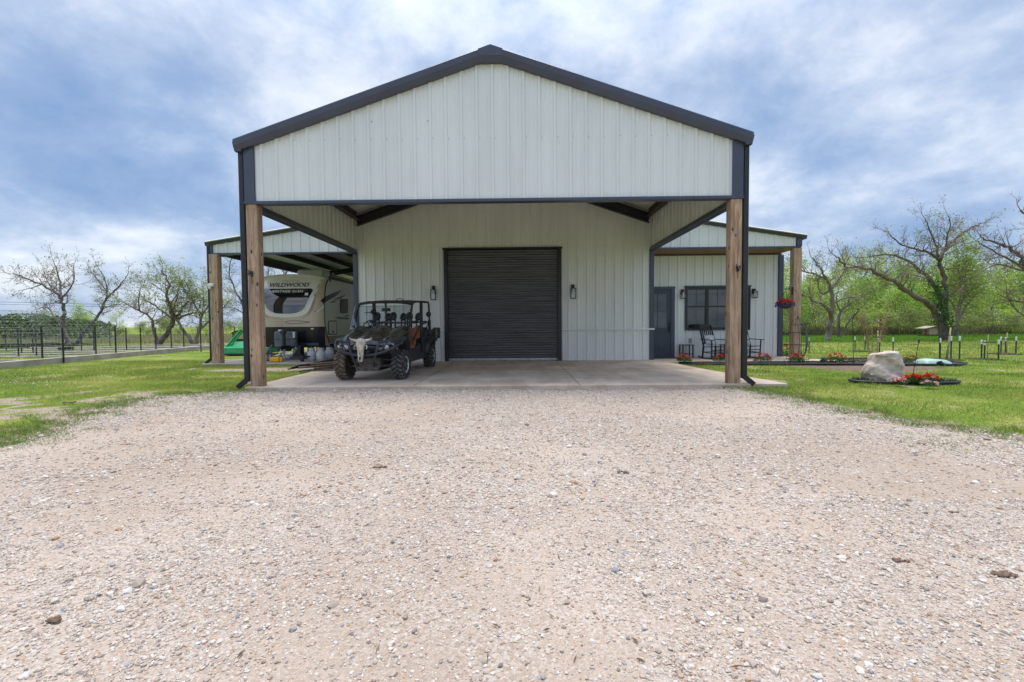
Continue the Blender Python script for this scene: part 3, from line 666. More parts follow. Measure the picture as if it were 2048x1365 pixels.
# carport side panels and the long side walls behind
for sx, xx, ph in ((-1, XL+.02, 'x'), (1, XR-.02, 'x')):
    b = MB(); siding(b, (xx, 0), (0, 1), (sx, 0), YF+.05, YB, lambda s: 3.70, lambda s: roofz(xx)-.05, phase=.1)
    siding(b, (xx-sx*.006, 0), (0, 1), (-sx, 0), YF+.05, YB-.04, lambda s: 3.70, lambda s: roofz(xx)-.05, phase=.25)
    b.build('side_panel', K['siding'], barn)
    b = MB(); siding(b, (xx, 0), (0, 1), (sx, 0), YB, 28, lambda s: 0, lambda s: roofz(xx)-.05, phase=.1); b.build('side_wall', K['siding'], barn)
    b = MB(); b.box(xx-.07, xx+.07, YF+.12, YB-.06, 3.58, 3.70, bev=.02); b.tube([(xx+sx*.03, YF+.15, 3.60), (xx+sx*.03, YB-.06, 3.60)], .055, 8)
    b.build('side_trim', K['trim'], barn)
b = MB(); siding(b, (0, 28), (1, 0), (0, 1), XL, XR, lambda s: 0, lambda s: roofz(s)-.05, phase=0, breaks=(CX,)); b.build('rear_wall', K['siding'], barn)
# roof sheets: ribs run down the slope
def roof_sheet(x0, x1, y0, y1, fz, name, m=None):
    b = MB(); vs = []; ys = []
    k = 0; y = y0
    while y < y1:
        for o_, d in RIB:
            if y0 <= y+o_+.05 <= y1: ys.append((y+o_+.05, d))
        y += FT
    for y, d in ys: vs += [(x0, y, fz(x0)-.03+d*.8), (x1, y, fz(x1)-.03+d*.8)]
    b.add(vs, [(2*i, 2*i+1, 2*i+3, 2*i+2) for i in range(len(ys)-1)])
    return b.build(name, m or K['deck'], barn)
roof_sheet(CX-5.0, CX, YF-.10, 28.2, lambda x: roofz(x)-.012, 'roof')
roof_sheet(CX, CX+5.0, YF-.10, 28.2, lambda x: roofz(x)-.012, 'roof')
roof_sheet(-10.25, XL, 15.22, 30.2, lambda x: wl(x)-.02, 'lean_to_roof')
roof_sheet(XR, 9.26, 15.22, 28.2, lambda x: wr(x)-.02, 'lean_to_roof')
# rake trims (two-faced fascia) with the flat little ridge cap
RK = [(0, .0), (-.155, .0), (-.165, -.015), (-.160, -.128), (-.110, -.222), (-.02, -.222), (0, -.20)]
def rake(xa, xb, fz, ya, prof=RK, sc=1.):
    b = MB(); n = len(prof)
    vs = [(xa, ya+p[0]*sc, fz(xa)+p[1]*sc) for p in prof]+[(xb, ya+p[0]*sc, fz(xb)+p[1]*sc) for p in prof]
    b.add(vs, [tuple(range(n)), tuple(range(2*n-1, n-1, -1))]+[(i, i+n, (i+1) % n+n, (i+1) % n) for i in range(n)])
    return b.build('rake_trim', K['trim'], barn)
rake(CX-5.02, CX, roofz, YF); rake(CX, CX+5.02, roofz, YF)
rake(-10.31, XL-.02, wl, YB, sc=.68); rake(XR+.02, 9.32, wr, YB, sc=.68)
b = MB(); zt = RZ+.004; hw = .235
z1 = zt-.128-RS*hw; z2 = zt-.222-RS*hw
b.prism([(CX, zt), (CX-hw, zt-RS*hw), (CX-hw, z1), (CX+hw, z1), (CX+hw, zt-RS*hw)], YF-.169, YF-.02)
q = [(CX-hw, YF-.166, z1), (CX+hw, YF-.166, z1), (CX+hw, YF-.114, z2), (CX-hw, YF-.114, z2), (CX-hw, YF-.03, z1), (CX+hw, YF-.03, z1), (CX+hw, YF-.03, z2), (CX-hw, YF-.03, z2)]
b.add(q, [(0,1,2,3), (4,7,6,5), (3,2,6,7), (0,3,7,4), (1,5,6,2)])
b.build('ridge_cap', K['trim'], barn)
# eave gutters (profile with lip and sloped bottom)
def gutter(x, sgn, z, y0, y1, s=1.):
    b = MB(); pr = [(0, 0), (.15, .0), (.165, .02), (.17, .0), (.155, -.07), (.10, -.16), (.01, -.17)]
    b.prism([(x+sgn*p*s, z+q*s) for p, q in pr], y0, y1); return b.build('gutter', K['trim'], barn)
gutter(XL-.005, -1, roofz(XL)-.10, YF-.12, YB+12); gutter(XR+.005, 1, roofz(XR)-.10, YF-.12, YB+12)
gutter(-10.17, -1, 3.98, YB-.10, 30, .75); gutter(9.17, 1, 3.98, YB-.10, 28, .75)
# dark corner trims and header
def part_box(name, m, *bx, bev=.006):
    b = MB()
    for q in bx: b.box(*q, bev=bev)
    return b.build(name, m, barn)
for (x0, x1) in ((XL-.012, XL+.195), (XR-.195, XR+.012)):
    part_box('corner_trim', K['trim'], (x0, x1, YF-.045, YF+.10, 3.66, roofz(XL)-.16))
part_box('header_trim', K['trim'], (XL-.02, XR+.02, YF-.055, YF+.13, 3.615, 3.675))
for x0, x1 in ((XL-.05, XL+.09), (XR-.09, XR+.05)): b = MB(); b.box(x0, x1, YB-.06, YB+.05, 0, 3.62, bev=.006); b.build('inner_corner_trim', K['trim'], barn)
part_box('header_beam', K['steel_dark'], (XL+.12, XR-.12, YF+.14, YF+.34, 3.69, 3.95))
# timber posts
def tpost(x0, x1, y0, y1, zt_):
    b = MB(); b.box(x0, x1, y0, y1, -.15, zt_, bev=.012); return b.build('timber_post', K['timber'], barn)
tpost(XL+.005, XL+.225, YF-.04, YF+.18, 3.62); tpost(XR-.225, XR-.005, YF-.04, YF+.18, 3.615)
tpost(-10.15, -9.87, 15.28, 15.53, 3.58); tpost(8.88, 9.13, 15.28, 15.53, 3.58)
tpost(-10.15, -9.89, 23.2, 23.45, 3.58)
# downspouts with kick-out elbows
def downspout(x0, x1, y, z1, sgn, name='downspout'):
    b = MB(); b.box(x0, x1, y, y+.09, .10, z1, bev=.012)
    xc = (x0+x1)/2; w_ = x1-x0
    b.beam((xc, y+.045, .145), (xc+sgn*.17, y-.02, -.015), .095, w_*.95)
    b.box(x0-.008, x1+.008, y-.008, y+.098, 1.7, 1.74); 
    return b.build(name, K['black'], barn)
downspout(XL-.135, XL-.030, YF-.02, 4.66, -1); downspout(XR+.030, XR+.135, YF-.02, 4.66, 1)
downspout(-10.27, -10.175, 15.36, 3.9, -1)
# carport steel: rafters, eave struts, purlins
for s in (-1, 1):
    b = MB(); xa = CX+s*4.72
    for y in (YB-.24, YF+.24):
        if y < 10: continue
        for dz, hgt, wd in ((-.24, .02, .16), (-.52, .02, .16), (-.38, .28, .02)):
            b.beam((xa, y, roofz(xa)+dz), (CX, y, RZ+dz), wd, hgt)
    b.build('rafter', K['steel_dark'], barn)
for s in (-1, 1):
    b = MB(); xa = CX+s*4.70
    b.box(xa-.03, xa+.03, YF+.14, YB-.33, roofz(xa)-.36, roofz(xa)-.10); b.box(xa-s*.09-.06, xa-s*.09+.06, YF+.14, YB-.33, roofz(xa)-.375, roofz(xa)-.36)
    b.build('eave_strut', K['steel'], barn)
    for k in (1, 2, 3):
        b = MB(); xa = CX+s*(4.7-k*1.25); b.box(xa-.03, xa+.03, YF+.14, YB-.08, roofz(xa)-.25, roofz(xa)-.07); b.build('purlin', K['steel'], barn)
# left lean-to: front panel, beams, purlins
b = MB(); siding(b, (0, YB-.02), (1, 0), (0, -1), -10.10, XL-.05, lambda s: 3.62, lambda s: wl(s)-.08, phase=CX+.02); b.build('lean_to_panel', K['siding'], barn)
part_box('lean_to_trim', K['trim'], (-10.17, XL-.05, YB-.075, YB+.08, 3.575, 3.63), (-10.17, -10.09, YB-.08, YB+.08, 3.64, 3.95))
for y in (15.9, 23.4, 30):
    b = MB()
    for dz, hgt, wd in ((-.24, .015, .14), (-.46, .015, .14), (-.35, .22, .015)): b.beam((-10.1, y, wl(-10.1)+dz), (XL-.02, y, wl(XL)+dz), wd, hgt)
    b.build('lean_to_rafter', K['steel_dark'], barn)
for xa in (-9.25, -8.33, -7.35, -6.4):
    b = MB(); b.box(xa-.035, xa+.035, 15.6, 30, wl(xa)-.235, wl(xa)-.06); b.box(xa-.035, xa+.035, 15.6, 30, wl(xa)-.25, wl(xa)-.236); b.build('lean_to_purlin', K['steel_dark'], barn)
part_box('lean_to_beam', K['steel_dark'], (-10.14, -10.02, 15.6, 30, 3.60, 3.82))
# right lean-to: panel, pine soffit, recessed wall
YR = 16.6
b = MB(); siding(b, (0, YB-.02), (1, 0), (0, -1), XR+.05, 9.02, lambda s: 3.65, lambda s: wr(s)-.08, phase=CX+.02); b.build('lean_to_panel', K['siding'], barn)
part_box('lean_to_trim', K['trim'], (XR+.05, 9.17, YB-.075, YB+.08, 3.60, 3.66), (9.01, 9.18, YB-.09, YB+.10, 3.66, 3.90))
b = MB(); y = YB+.085
while y < YR-.03:
    b.box(XR+.05, 9.15, y, min(y+.128, YR-.03), 3.60, 3.622, bev=.004); y += .132
b.build('porch_ceiling', K['soffit'], barn)
b = MB()
DX0, DX1, DZ = 4.38, 5.48, 2.46
WX0, WX1, WZ0, WZ1 = 5.87, 8.09, .98, 2.45
for (a, c, z0, z1) in ((DX0, DX1, DZ, 3.6), (DX1, WX0, 0, 3.6), (WX0, WX1, 0, WZ0), (WX0, WX1, WZ1, 3.6), (WX1, 9.12, 0, 3.6)):
    siding(b, (0, YR), (1, 0), (0, -1), a, c, lambda s, z0=z0: z0, lambda s, z1=z1: z1, phase=CX+.02)
siding(b, (9.14, 0), (0, 1), (1, 0), YR, 28, lambda s: 0, lambda s: 3.9, phase=0)
b.build('porch_wall', K['siding'], barn)
part_box('porch_wall_trim', K['trim'], (XR+.05, 9.2, YR-.06, YR+.04, 3.55, 3.597), (9.09, 9.26, YR-.06, YR+.06, 0, 3.54))
# roll-up door
dl, dr_, dzt = -2.3815, 1.336, 3.66
b = MB(); nseg = 44; zs = []
per = (dzt-.09)/nseg
for i in range(nseg*6+1):
    z = .09+(dzt-.09)*i/(nseg*6); t = (i % 6)/6
    dep = .022*(1-abs(2*t-1)**2.2)+(.016*vnoise(np.array([i//6*1.7]), np.array([3.3]), 5)[0])*(t-.5)
    zs.append((z, dep))
rr_ = random.Random(3); vs = []; cols = 24
for z, dep in zs:
    for c in range(cols+1):
        x = dl+.05+(dr_-dl-.10)*c/cols
        vs.append((x, YB+.03-dep+.006*math.sin(x*2.1+z*3)+.004*math.sin(z*9.7+x), z))
n = cols+1
b.add(vs, [(j*n+i, j*n+i+1, (j+1)*n+i+1, (j+1)*n+i) for j in range(len(zs)-1) for i in range(cols)])
rd = b.build('rollup_door', mat('roll_door_paint', (.058, .060, .070), .24, var=.35, vscale=1.2, stretch=(.5, 1, 7), spec=.9), barn, smooth=True)
b = MB(); b.box(dl+.05, dr_-.05, YB-.0, YB+.04, .005, .088, bev=.006); b.build('bottom_bar', K['propane'], rd)
b = MB(); b.box(dl-.065, dl+.055, YB-.09, YB+.06, 0, dzt); b.box(dr_-.055, dr_+.07, YB-.09, YB+.06, 0, dzt); b.box(dl-.10, dr_+.10, YB-.10, YB+.06, dzt, dzt+.055); b.build('door_guide', K['black'], rd)
# entry door
b = MB()
GX0, GX1, GZ0, GZ1 = 4.57, 5.22, 1.03, 2.22
b.box(4.44, GX0, YR-.02, YR+.03, .03, 2.40); b.box(GX1, 5.36, YR-.02, YR+.03, .03, 2.40); b.box(GX0, GX1, YR-.02, YR+.03, .03, GZ0); b.box(GX0, GX1, YR-.02, YR+.03, GZ1, 2.40)
b.box(4.60, 5.19, YR-.03, YR-.018, .27, .88, bev=.01); b.box(4.64, 5.15, YR-.036, YR-.029, .31, .84, bev=.006)
ed = b.build('entry_door', K['door'], barn)
b = MB(); b.box(GX0, GX1, YR+.0, YR+.01, GZ0, GZ1); b.build('door_pane', K['winglass'], ed)
b = MB(); xm = (GX0+GX1)/2; zm = 1.62
b.box(xm-.012, xm+.012, YR-.012, YR-.001, GZ0, GZ1); b.box(GX0, GX1, YR-.016, YR-.003, zm-.012, zm+.012); b.build('door_muntin', K['door'], ed)
b = MB(); b.box(5.275, 5.325, YR-.03, YR-.02, .86, 1.22); b.tube([(5.30, YR-.03, .9), (5.30, YR-.075, .93), (5.30, YR-.075, 1.05), (5.30, YR-.03, 1.08)], .012); b.tube([(5.30, YR-.03, 1.17), (5.30, YR-.05, 1.17)], .03, 10); b.build('handle', K['black'], ed)
b = MB(); b.box(4.36, 4.44, YR-.05, YR+.04, 0, 2.40); b.box(5.36, DX1+.005, YR-.05, YR+.04, 0, 2.40); b.box(4.36, DX1+.02, YR-.055, YR+.04, 2.40, DZ+.02); b.box(4.44, 5.36, YR-.05, YR+.03, 0, .028); b.build('door_frame', K['trim'], ed)
# three single-hung windows in one dark frame
uw = (WX1-WX0)/3
for i in range(3):
    a = WX0+i*uw; c = a+uw
    b = MB(); f = .055
    b.box(a+.002, a+f, YR-.05, YR+.03, WZ0, WZ1); b.box(c-f, c-.002, YR-.05, YR+.03, WZ0, WZ1)
    b.box(a+f, c-f, YR-.05, YR+.03, WZ0, WZ0+f); b.box(a+f, c-f, YR-.05, YR+.03, WZ1-.085, WZ1)
    b.box(a+f, c-f, YR-.035, YR+.02, 1.745, 1.795)
    wnd = b.build('window', K['black'], barn)
    b = MB(); b.box(a+f, c-f, YR-.008, YR, WZ0+f, 1.745); b.box(a+f, c-f, YR-.02, YR-.012, 1.795, WZ1-.085); b.build('pane', K['winglass'], wnd)
    b = MB(); xm = (a+c)/2; b.box(xm-.007, xm+.007, YR-.026, YR-.021, 1.795, WZ1-.085); b.box(a+f, c-f, YR-.027, YR-.0215, 2.20, 2.212); b.box(xm-.004, xm+.004, YR-.014, YR-.009, WZ0+f, 1.745); b.build('muntin', K['black'], wnd)
part_box('window_trim', K['trim'], (WX0-.05, WX1+.05, YR-.075, YR-.0, WZ1+.001, WZ1+.05), (WX0-.03, WX1+.03, YR-.06, YR-.0, WZ0-.045, WZ0-.001), (WX0-.03, WX0, YR-.06, YR, WZ0, WZ1), (WX1, WX1+.03, YR-.06, YR, WZ0, WZ1))
part_box('power_outlet', K['concrete2'], (5.99, 6.09, YR-.05, YR-.0, .50, .66), bev=.01)
# a person-high light inside the porch window is only a reflection, so nothing else is built there

def lantern(x, y, z0, z1, wd, label, d=.11):
    t = thing('wall_lantern', label, 'lantern', (x, y, z0), group='black box wall lanterns')
    h = z1-z0; b = MB()
    b.box(x-wd*.32, x+wd*.32, y-.02, y-.001, z0+h*.45, z1+.02, bev=.004); b.box(x-wd*.25, x+wd*.25, y-.05-d*.55, y-.02, z1-h*.16, z1, bev=.006); b.box(x-wd*.5, x+wd*.5, y-.05-d, y-.035, z1-h*.28, z1-h*.24)
    b.build('bracket', K['black'], t)
    b = MB(); r_ = .009
    for sx in (-1, 1):
        for yy in (y-.05-d, y-.045): b.tube([(x+sx*(wd*.5-r_), yy, z0), (x+sx*(wd*.5-r_), yy, z1-h*.26)], r_, 4)
    for zz in (z0, z0+.001):
        for yy in (y-.05-d, y-.045): b.tube([(x-wd*.5+r_, yy, zz), (x+wd*.5-r_, yy, zz)], r_, 4)
        for sx in (-1, 1): b.tube([(x+sx*(wd*.5-r_), y-.05-d, zz), (x+sx*(wd*.5-r_), y-.045, zz)], r_, 4)
    b.build('cage', K['black'], t)
    b = MB(); b.box(x-wd*.40, x+wd*.40, y-.04-d, y-.055, z0+.012, z1-h*.29); b.build('glass', K['lampglass'], t)
    b = MB(); b.lathe([(.004, z0+h*.25), (.022, z0+h*.33), (.025, z0+h*.45), (.012, z0+h*.62), (.012, z1-h*.28)], 10, (x, y-.045-d/2, 0)); b.build('bulb', K['bulb'], t)
lantern(-2.79, YB-.03, 2.03, 2.47, .17, 'tall black wall lantern left of the roll-up door')
lantern(1.78, YB-.03, 2.03, 2.47, .17, 'tall black wall lantern right of the roll-up door')
lantern(5.74, YR-.03, 2.06, 2.36, .155, 'small black porch lantern between the entry door and the window', .13)
lantern(8.22, YR-.03, 2.06, 2.36, .155, 'small black porch lantern right of the window', .13)
# porch doormat
b = MB(); b.box(4.6, 5.5, 15.95, 16.45, -.006, .014, bev=.004); mt = b.build('doormat', mat('checked_mat', (.05, .045, .04), .95, var=.8, vscale=12), None); tag(mt, 'dark woven doormat in front of the entry door', 'doormat')
# iron hooks and camera on the posts
def hook(x, y, z, label):
    b = MB(); b.box(x-.02, x+.02, y-.012, y, z-.07, z+.03, bev=.004); b.tube([(x, y-.01, z), (x-.01, y-.06, z+.02), (x-.02, y-.10, z-.02), (x-.01, y-.07, z-.06)], .012, 6)
    b.box(x-.045, x+.035, y-.07, y-.02, z-.02, z+.04, bev=.01); b.tube([(x-.03, y-.05, z+.04), (x-.05, y-.06, z+.07)], .008, 5); b.tube([(x, y-.02, z-.07), (x+.005, y-.014, z-.20)], .006, 5)
    tag(b.build('motion_light', K['black']), label, 'light')
hook(-5.285, YF-.04, 2.26, 'small black fixture clipped to the front left timber post'); hook(4.28, YF-.04, 2.27, 'small black fixture clipped to the front right timber post')
b = MB(); p = at(425, 571, 15.27); b.box(p.x-.11, p.x+.06, p.y-.10, p.y+.005, p.z-.05, p.z+.05, bev=.015); b.lathe([(.045, 0), (.05, -.05), (.03, -.09)], 10, (p.x-.06, p.y-.05, p.z-.04)); tag(b.build('security_camera', K['white']), 'white device fixed to the far left timber post', 'camera')

# ------------------------------------------------------------------ side-by-side utility vehicle (front faces the camera)
utv = thing('utility_vehicle', 'muddy black and camo six-seat side-by-side parked at the left of the carport', 'utility vehicle', (-3.265, 10.42, 0), R(-1.5))
def lb(b, name, m, par=None, smooth=False, merge=False): return b.build(name, m, par or utv, smooth=smooth, world=False, merge=merge)
def loft(b, secs, mi=0, caps=True):        # secs: list of equal-length point rings
    n = len(secs[0]); vs = [p for s in secs for p in s]
    fs = [(i*n+k, i*n+(k+1) % n, (i+1)*n+(k+1) % n, (i+1)*n+k) for i in range(len(secs)-1) for k in range(n)]
    if caps: fs += [tuple(range(n)), tuple(range(len(secs)*n-1, (len(secs)-1)*n-1, -1))]
    b.add(vs, fs, mi)
LUGC = mat('dusty_lug', (.16, .155, .15), .8, var=.5, vscale=25, col2=(.03, .03, .03)); LUGM = mat('muddy_lug', (.26, .205, .15), .9, var=.5, vscale=15, col2=(.09, .072, .055))
def wheel(sx, y, r=.33, wd=.245, muddy=False, steer=0.):
    x = sx*.63
    e = bpy.data.objects.new('wheel', None); COL.objects.link(e); e.parent = utv; e.location = (x, y, r); e.rotation_euler = (0, 0, steer)
    b = MB(); h = wd/2
    b.lathe([(r*.56, -h*.75), (r*.70, -h), (r*.86, -h*.98), (r*.945, -h*.78), (r*.955, 0), (r*.945, h*.78), (r*.86, h*.98), (r*.70, h), (r*.56, h*.75)], 40, axis='x')
    nl = 20
    for i in range(nl):                      # chevron lugs
        for s in (-1, 1):
            a0 = 2*math.pi*(i+(.5 if s > 0 else 0))/nl
            for k, (xa, xb, da) in enumerate(((.04, .55, .0), (.50, 1.02, .11))):
                a = a0+da; q = []
                for rr_ in (r*.92, r*1.02):
                    for (xx, ddx) in ((xa, 0), (xb, .10)):
                        for dd in (-.052, .052):
                            aa = a+dd+ddx; rad = rr_*(1 if xx < .9 else .955)
                            q.append((s*xx*h, rad*math.cos(aa), rad*math.sin(aa)))
                b.add(q, [(0,1,3,2), (4,6,7,5), (0,4,5,1), (2,3,7,6), (0,2,6,4), (1,5,7,3)], 1)
    lb(b, 'tyre', [K['dirty_rubber'] if muddy else K['rubber'], LUGM if muddy else LUGC], e)
    b = MB(); o = sx*h*.55
    b.lathe([(.0, o), (r*.16, o+sx*.02), (r*.17, o), (r*.30, o-sx*.01), (r*.50, o-sx*.03), (r*.56, o+sx*.035), (r*.585, o+sx*.04), (r*.57, -o)], 28, axis='x')
    for k in range(5):
        a = 2*math.pi*k/5
        b.beam((o+sx*.004, r*.16*math.cos(a), r*.16*math.sin(a)), (o+sx*.012, r*.55*math.cos(a), r*.55*math.sin(a)), .06, .03, up=(1, 0, 0))
    for k in range(4):
        a = 2*math.pi*k/4+.4; b.lathe([(.012, o), (.012, o+sx*.03)], 6, (0, r*.11*math.cos(a), r*.11*math.sin(a)), 'x')
    lb(b, 'rim', K['chrome'], e, smooth=40)
wheel(-1, 0, muddy=True, steer=R(-5)); wheel(1, 0, steer=R(-5)); wheel(-1, 2.92, muddy=True); wheel(1, 2.92)
# hood: three bulges, dark camo plastic
b = MB()
def hood(u, v):
    x = (u-.5)*1.30; y = -.42+v*1.06; c = abs(x)/.65
    z = .83+.33*v**.75+.05*math.cos(x*4.2)**2
    z += .055*math.exp(-((abs(x)-.46)/.13)**2)*(1-v*.4)          # raised fender humps
    z -= .035*math.exp(-((abs(x)-.29)/.05)**2)                    # creases
    z -= .17*max(0, (.18-v)/.18)**2*(1-.3*c) + .10*max(0, c-.86)/.14
    return (x*(1-.12*(1-v)*0+.10*v*0), y+.10*c*c*(1-v), z)
b.grid(hood, 44, 26)
lb(b, 'hood', K['camo'], smooth=True)
b = MB()                                                       # front fascia under the hood edge
for (x0, x1) in ((-.62, -.24), (-.24, .24), (.24, .62)):
    pass
def fas(u, v):
    x = (u-.5)*1.24; c = abs(x)/.62
    return (x*.94, -.42+.10*c*c+.04*math.sin(v*3.14), .60+.18*v+.02*math.cos(x*5))
b.grid(fas, 24, 6); lb(b, 'front_grille', K['black'], smooth=True)
b = MB()
for s in (-1, 1):
    for k in range(4): b.box(s*.14-.10, s*.14+.10, -.452, -.435, .66+k*.028, .672+k*.028)
lb(b, 'grille_slat', K['black'])
# headlights
for s in (-1, 1):
    e = MB(); e.lathe([(.0, -.455), (.055, -.45), (.072, -.435), (.085, -.40), (.085, -.34)], 20, (s*.44, 0, .735), 'y')
    hl = lb(e, 'headlight', K['plastic'], smooth=40)
    e = MB(); e.lathe([(0, -.468), (.03, -.466), (.056, -.456)], 18, (s*.44, 0, .735), 'y')
    for k in range(3): e.beam((s*.44, -.472, .735), (s*.44+.05*math.cos(2.1*k+.5), -.466, .735+.05*math.sin(2.1*k+.5)), .008, .006)
    lb(e, 'lens', K['chrome'], hl, smooth=40)
    e = MB(); pl = [(s*.30, .80), (s*.60, .83), (s*.60, .76), (s*.54, .80), (s*.34, .775)]
    e.prism(pl, -.435, -.33); lb(e, 'marker_light', mat('smoked_lens', (.20, .21, .24), .15, coat=1.), hl)
# flared fenders
def fender(s, yc, r0, front=True):
    b = MB(); secs = []
    a0, a1 = (R(48), R(168)) if front else (R(8), R(172)); n = 16
    for i in range(n+1):
        a = a0+(a1-a0)*i/n; cy, sz = -math.cos(a), math.sin(a)
        top = (.47 if front else .38)+r0*sz*(.92 if front else 1.06); yy = yc+r0*1.12*cy
        wdt = .05+.12*math.sin(a)
        xo = s*(.60+wdt); xi = s*.50
        dz = .07
        secs.append([(xi, yy, top+dz), (xo, yy, top+dz-.02), (xo+s*.012, yy, top+dz-.055), (xo-s*.01, yy*1.0, top-.005), (xi, yy, top)])
    loft(b, secs); return lb(b, 'fender', K['plastic'], smooth=50)
fender(-1, .02, .46); fender(1, .02, .46)
# front bumper of bent tubes
b = MB()
def mir(pts, s): return [(s*x, y, z) for x, y, z in pts]
low = [(-.76, -.20, .84), (-.75, -.38, .80), (-.66, -.53, .72), (-.45, -.58, .64), (-.22, -.60, .585), (0, -.60, .575), (.22, -.60, .585), (.45, -.58, .64), (.66, -.53, .72), (.75, -.38, .80), (.76, -.20, .84)]
low = [(x*.92, y, z) for x, y, z in low]; b.tube(low, .032, 10)
for s in (-1, 1):
    b.tube(mir([(.34, -.56, .87), (.31, -.595, .80), (.26, -.605, .60), (.20, -.56, .42), (.17, -.46, .34)], s), .028, 10)
    b.tube(mir([(.32, -.58, .84), (.50, -.56, .885), (.62, -.48, .90), (.69, -.33, .89), (.70, -.18, .86)], s), .024, 8)
    b.tube(mir([(.38, -.57, .66), (.50, -.55, .87)], s), .014, 6)
b.tube([(-.27, -.59, .74), (.27, -.59, .74)], .022, 8)
lb(b, 'bumper', K['tube'], smooth=True)
# skid plate, frame, suspension arms, shocks
b = MB(); b.prism([(-.30, .36), (.30, .36), (.22, .22), (-.22, .22)], -.40, -.34); b.box(-.24, .24, -.34, 3.2, .215, .245); b.box(-.26, .26, -.38, .35, .27, .50, bev=.03)
lb(b, 'skid_plate', K['mud'])
for s in (-1, 1):
    b = MB()
    for y0 in (-.16, .18):
        b.tube(mir([(.20, y0, .30), (.36, y0*.7, .325), (.57, 0, .27)], s), .030, 8)
        b.tube(mir([(.22, y0, .46), (.55, 0, .42)], s), .018, 6)
    b.lathe([(.05, s*.50), (.075, s*.55), (.075, s*.60)], 12, (0, 0, .335), 'x')
    sa = lb(b, 'suspension_arm', K['mud'])
    b = MB(); b.tube(mir([(.50, .02, .36), (.34, .05, .80)], s), .022, 8)
    pts = []
    for i in range(60):
        t = i/59; a = i*.85; p = Vector((s*(.48-.12*t), .02+.02*t, .40+.32*t)); pts.append(p+Vector((math.cos(a)*.045, math.sin(a)*.045, 0)))
    b.tube(pts, .009, 5); lb(b, 'shock_absorber', K['black'], sa)
b = MB()
for s in (-1, 1):
    for y0 in (2.76, 3.08): b.tube(mir([(.20, y0, .30), (.57, 2.92, .30)], s), .028, 8)
    b.tube(mir([(.5, 2.95, .36), (.36, 3.0, .85)], s), .04, 8)
b.tube([(-.6, 2.92, .335), (.6, 2.92, .335)], .03, 8); lb(b, 'rear_axle', K['mud'])
# lower body tub, sills, bulkhead behind the front wheels, dash
b = MB(); b.box(-.62, .62, .50, 2.55, .30, .42, bev=.03); b.box(-.58, .58, .50, .60, .42, 1.08, bev=.02); b.box(-.55, .55, .60, .82, .86, 1.10, bev=.03)
for s in (-1, 1):
    b.prism([(.50, .34), (1.15, .32), (2.45, .32), (2.55, .46), (2.50, .80), (1.9, .72), (1.2, .60), (.80, .64), (.66, .92), (.50, 1.05)], s*.60-.022, s*.60+.022, 'x')
lb(b, 'body_tub', K['plastic'])
for s in (-1, 1):                                            # side panels between front pillar and middle pillar
    b = MB(); b.prism([(1.02, .92), (1.30, .84), (1.85, .88), (1.86, 1.20), (1.55, 1.20), (1.2, 1.12), (1.06, 1.06)], s*.615-.012, s*.615+.012, 'x')
    lb(b, 'side_panel', K['tan_vinyl'])
    b = MB(); b.prism([(2.05, .74), (2.75, .80), (2.76, 1.14), (2.06, 1.14)], s*.61-.012, s*.61+.012, 'x'); lb(b, 'rear_side_panel', K['plastic'])
    b = MB(); b.tube([(s*.64, .98, .78), (s*.65, 1.9, 1.28)], .014, 6); b.tube([(s*.64, 2.05, .9), (s*.65, 2.8, 1.3)], .014, 6); lb(b, 'strap', K['seat'])
# two rows of three seats with open headrests
for row, y0 in ((0, 1.30), (1, 2.25)):
    for sx in (-.42, 0, .42):
        st = bpy.data.objects.new('seat', None); COL.objects.link(st); st.parent = utv; st.location = (sx, y0, 0)
        b = MB(); b.box(-.19, .19, -.34, .12, .60, .72, bev=.04); b.prism([(.06, .70), (.18, .70), (.27, 1.10), (.19, 1.12)], -.18, .18, 'x'); lb(b, 'cushion', K['tan_vinyl'] if row == 0 else K['seat'], st)
        b = MB(); zc_ = 1.435
        ring = []
        for k in range(14):
            a = 2*math.pi*k/14; cx_, cz_ = math.cos(a), math.sin(a)
            ring.append((cx_*(.058 if cz_ < 0 else .046), .28+.02*cz_, zc_+cz_*.070))
        b.tube(ring, .046, 8, closed=True); b.tube([(-.05, .26, 1.10), (-.055, .27, 1.36)], .02, 6); b.tube([(.05, .26, 1.10), (.055, .27, 1.36)], .02, 6)
        lb(b, 'headrest', K['seat'], st, smooth=True)
# roll cage
b = MB(); T = .026
for s in (-1, 1):
    b.tube(mir([(.66, .52, .98), (.665, .62, 1.16), (.655, .93, 1.66), (.64, 1.02, 1.745), (.63, 1.5, 1.80), (.625, 2.2, 1.83), (.62, 2.86, 1.85), (.62, 2.96, 1.80), (.625, 3.02, 1.1), (.62, 3.02, .62)], s), T, 8)
    b.beam((s*.63, 1.98, .50), (s*.63, 1.98, 1.82), .055, .12, up=(0, 1, 0)); b.beam((s*.63, 2.98, .62), (s*.625, 2.98, 1.34), .055, .13, up=(0, 1, 0))
    b.tube(mir([(.63, 2.02, 1.22), (.625, 2.98, 1.30)], s), T*.8, 8); b.tube(mir([(.58, 1.04, 1.75), (.60, 2.0, 1.30)], s), T*.8, 8) if False else None
for y, z in ((1.02, 1.745), (1.98, 1.82), (2.90, 1.845)): b.tube([(-.63, y, z), (-.3, y, z+.02), (.3, y, z+.02), (.63, y, z)], T, 8)
for y in (1.62, 2.60): b.tube([(-.63, y, 1.30), (-.2, y, 1.27), (.2, y, 1.27), (.63, y, 1.30)], T*.9, 8)
b.tube([(0, 1.04, 1.76), (0, 2.9, 1.86)], T*.8, 6)
lb(b, 'roll_cage', K['tube'], smooth=True)
b = MB()                                                     # thin visor over the windscreen
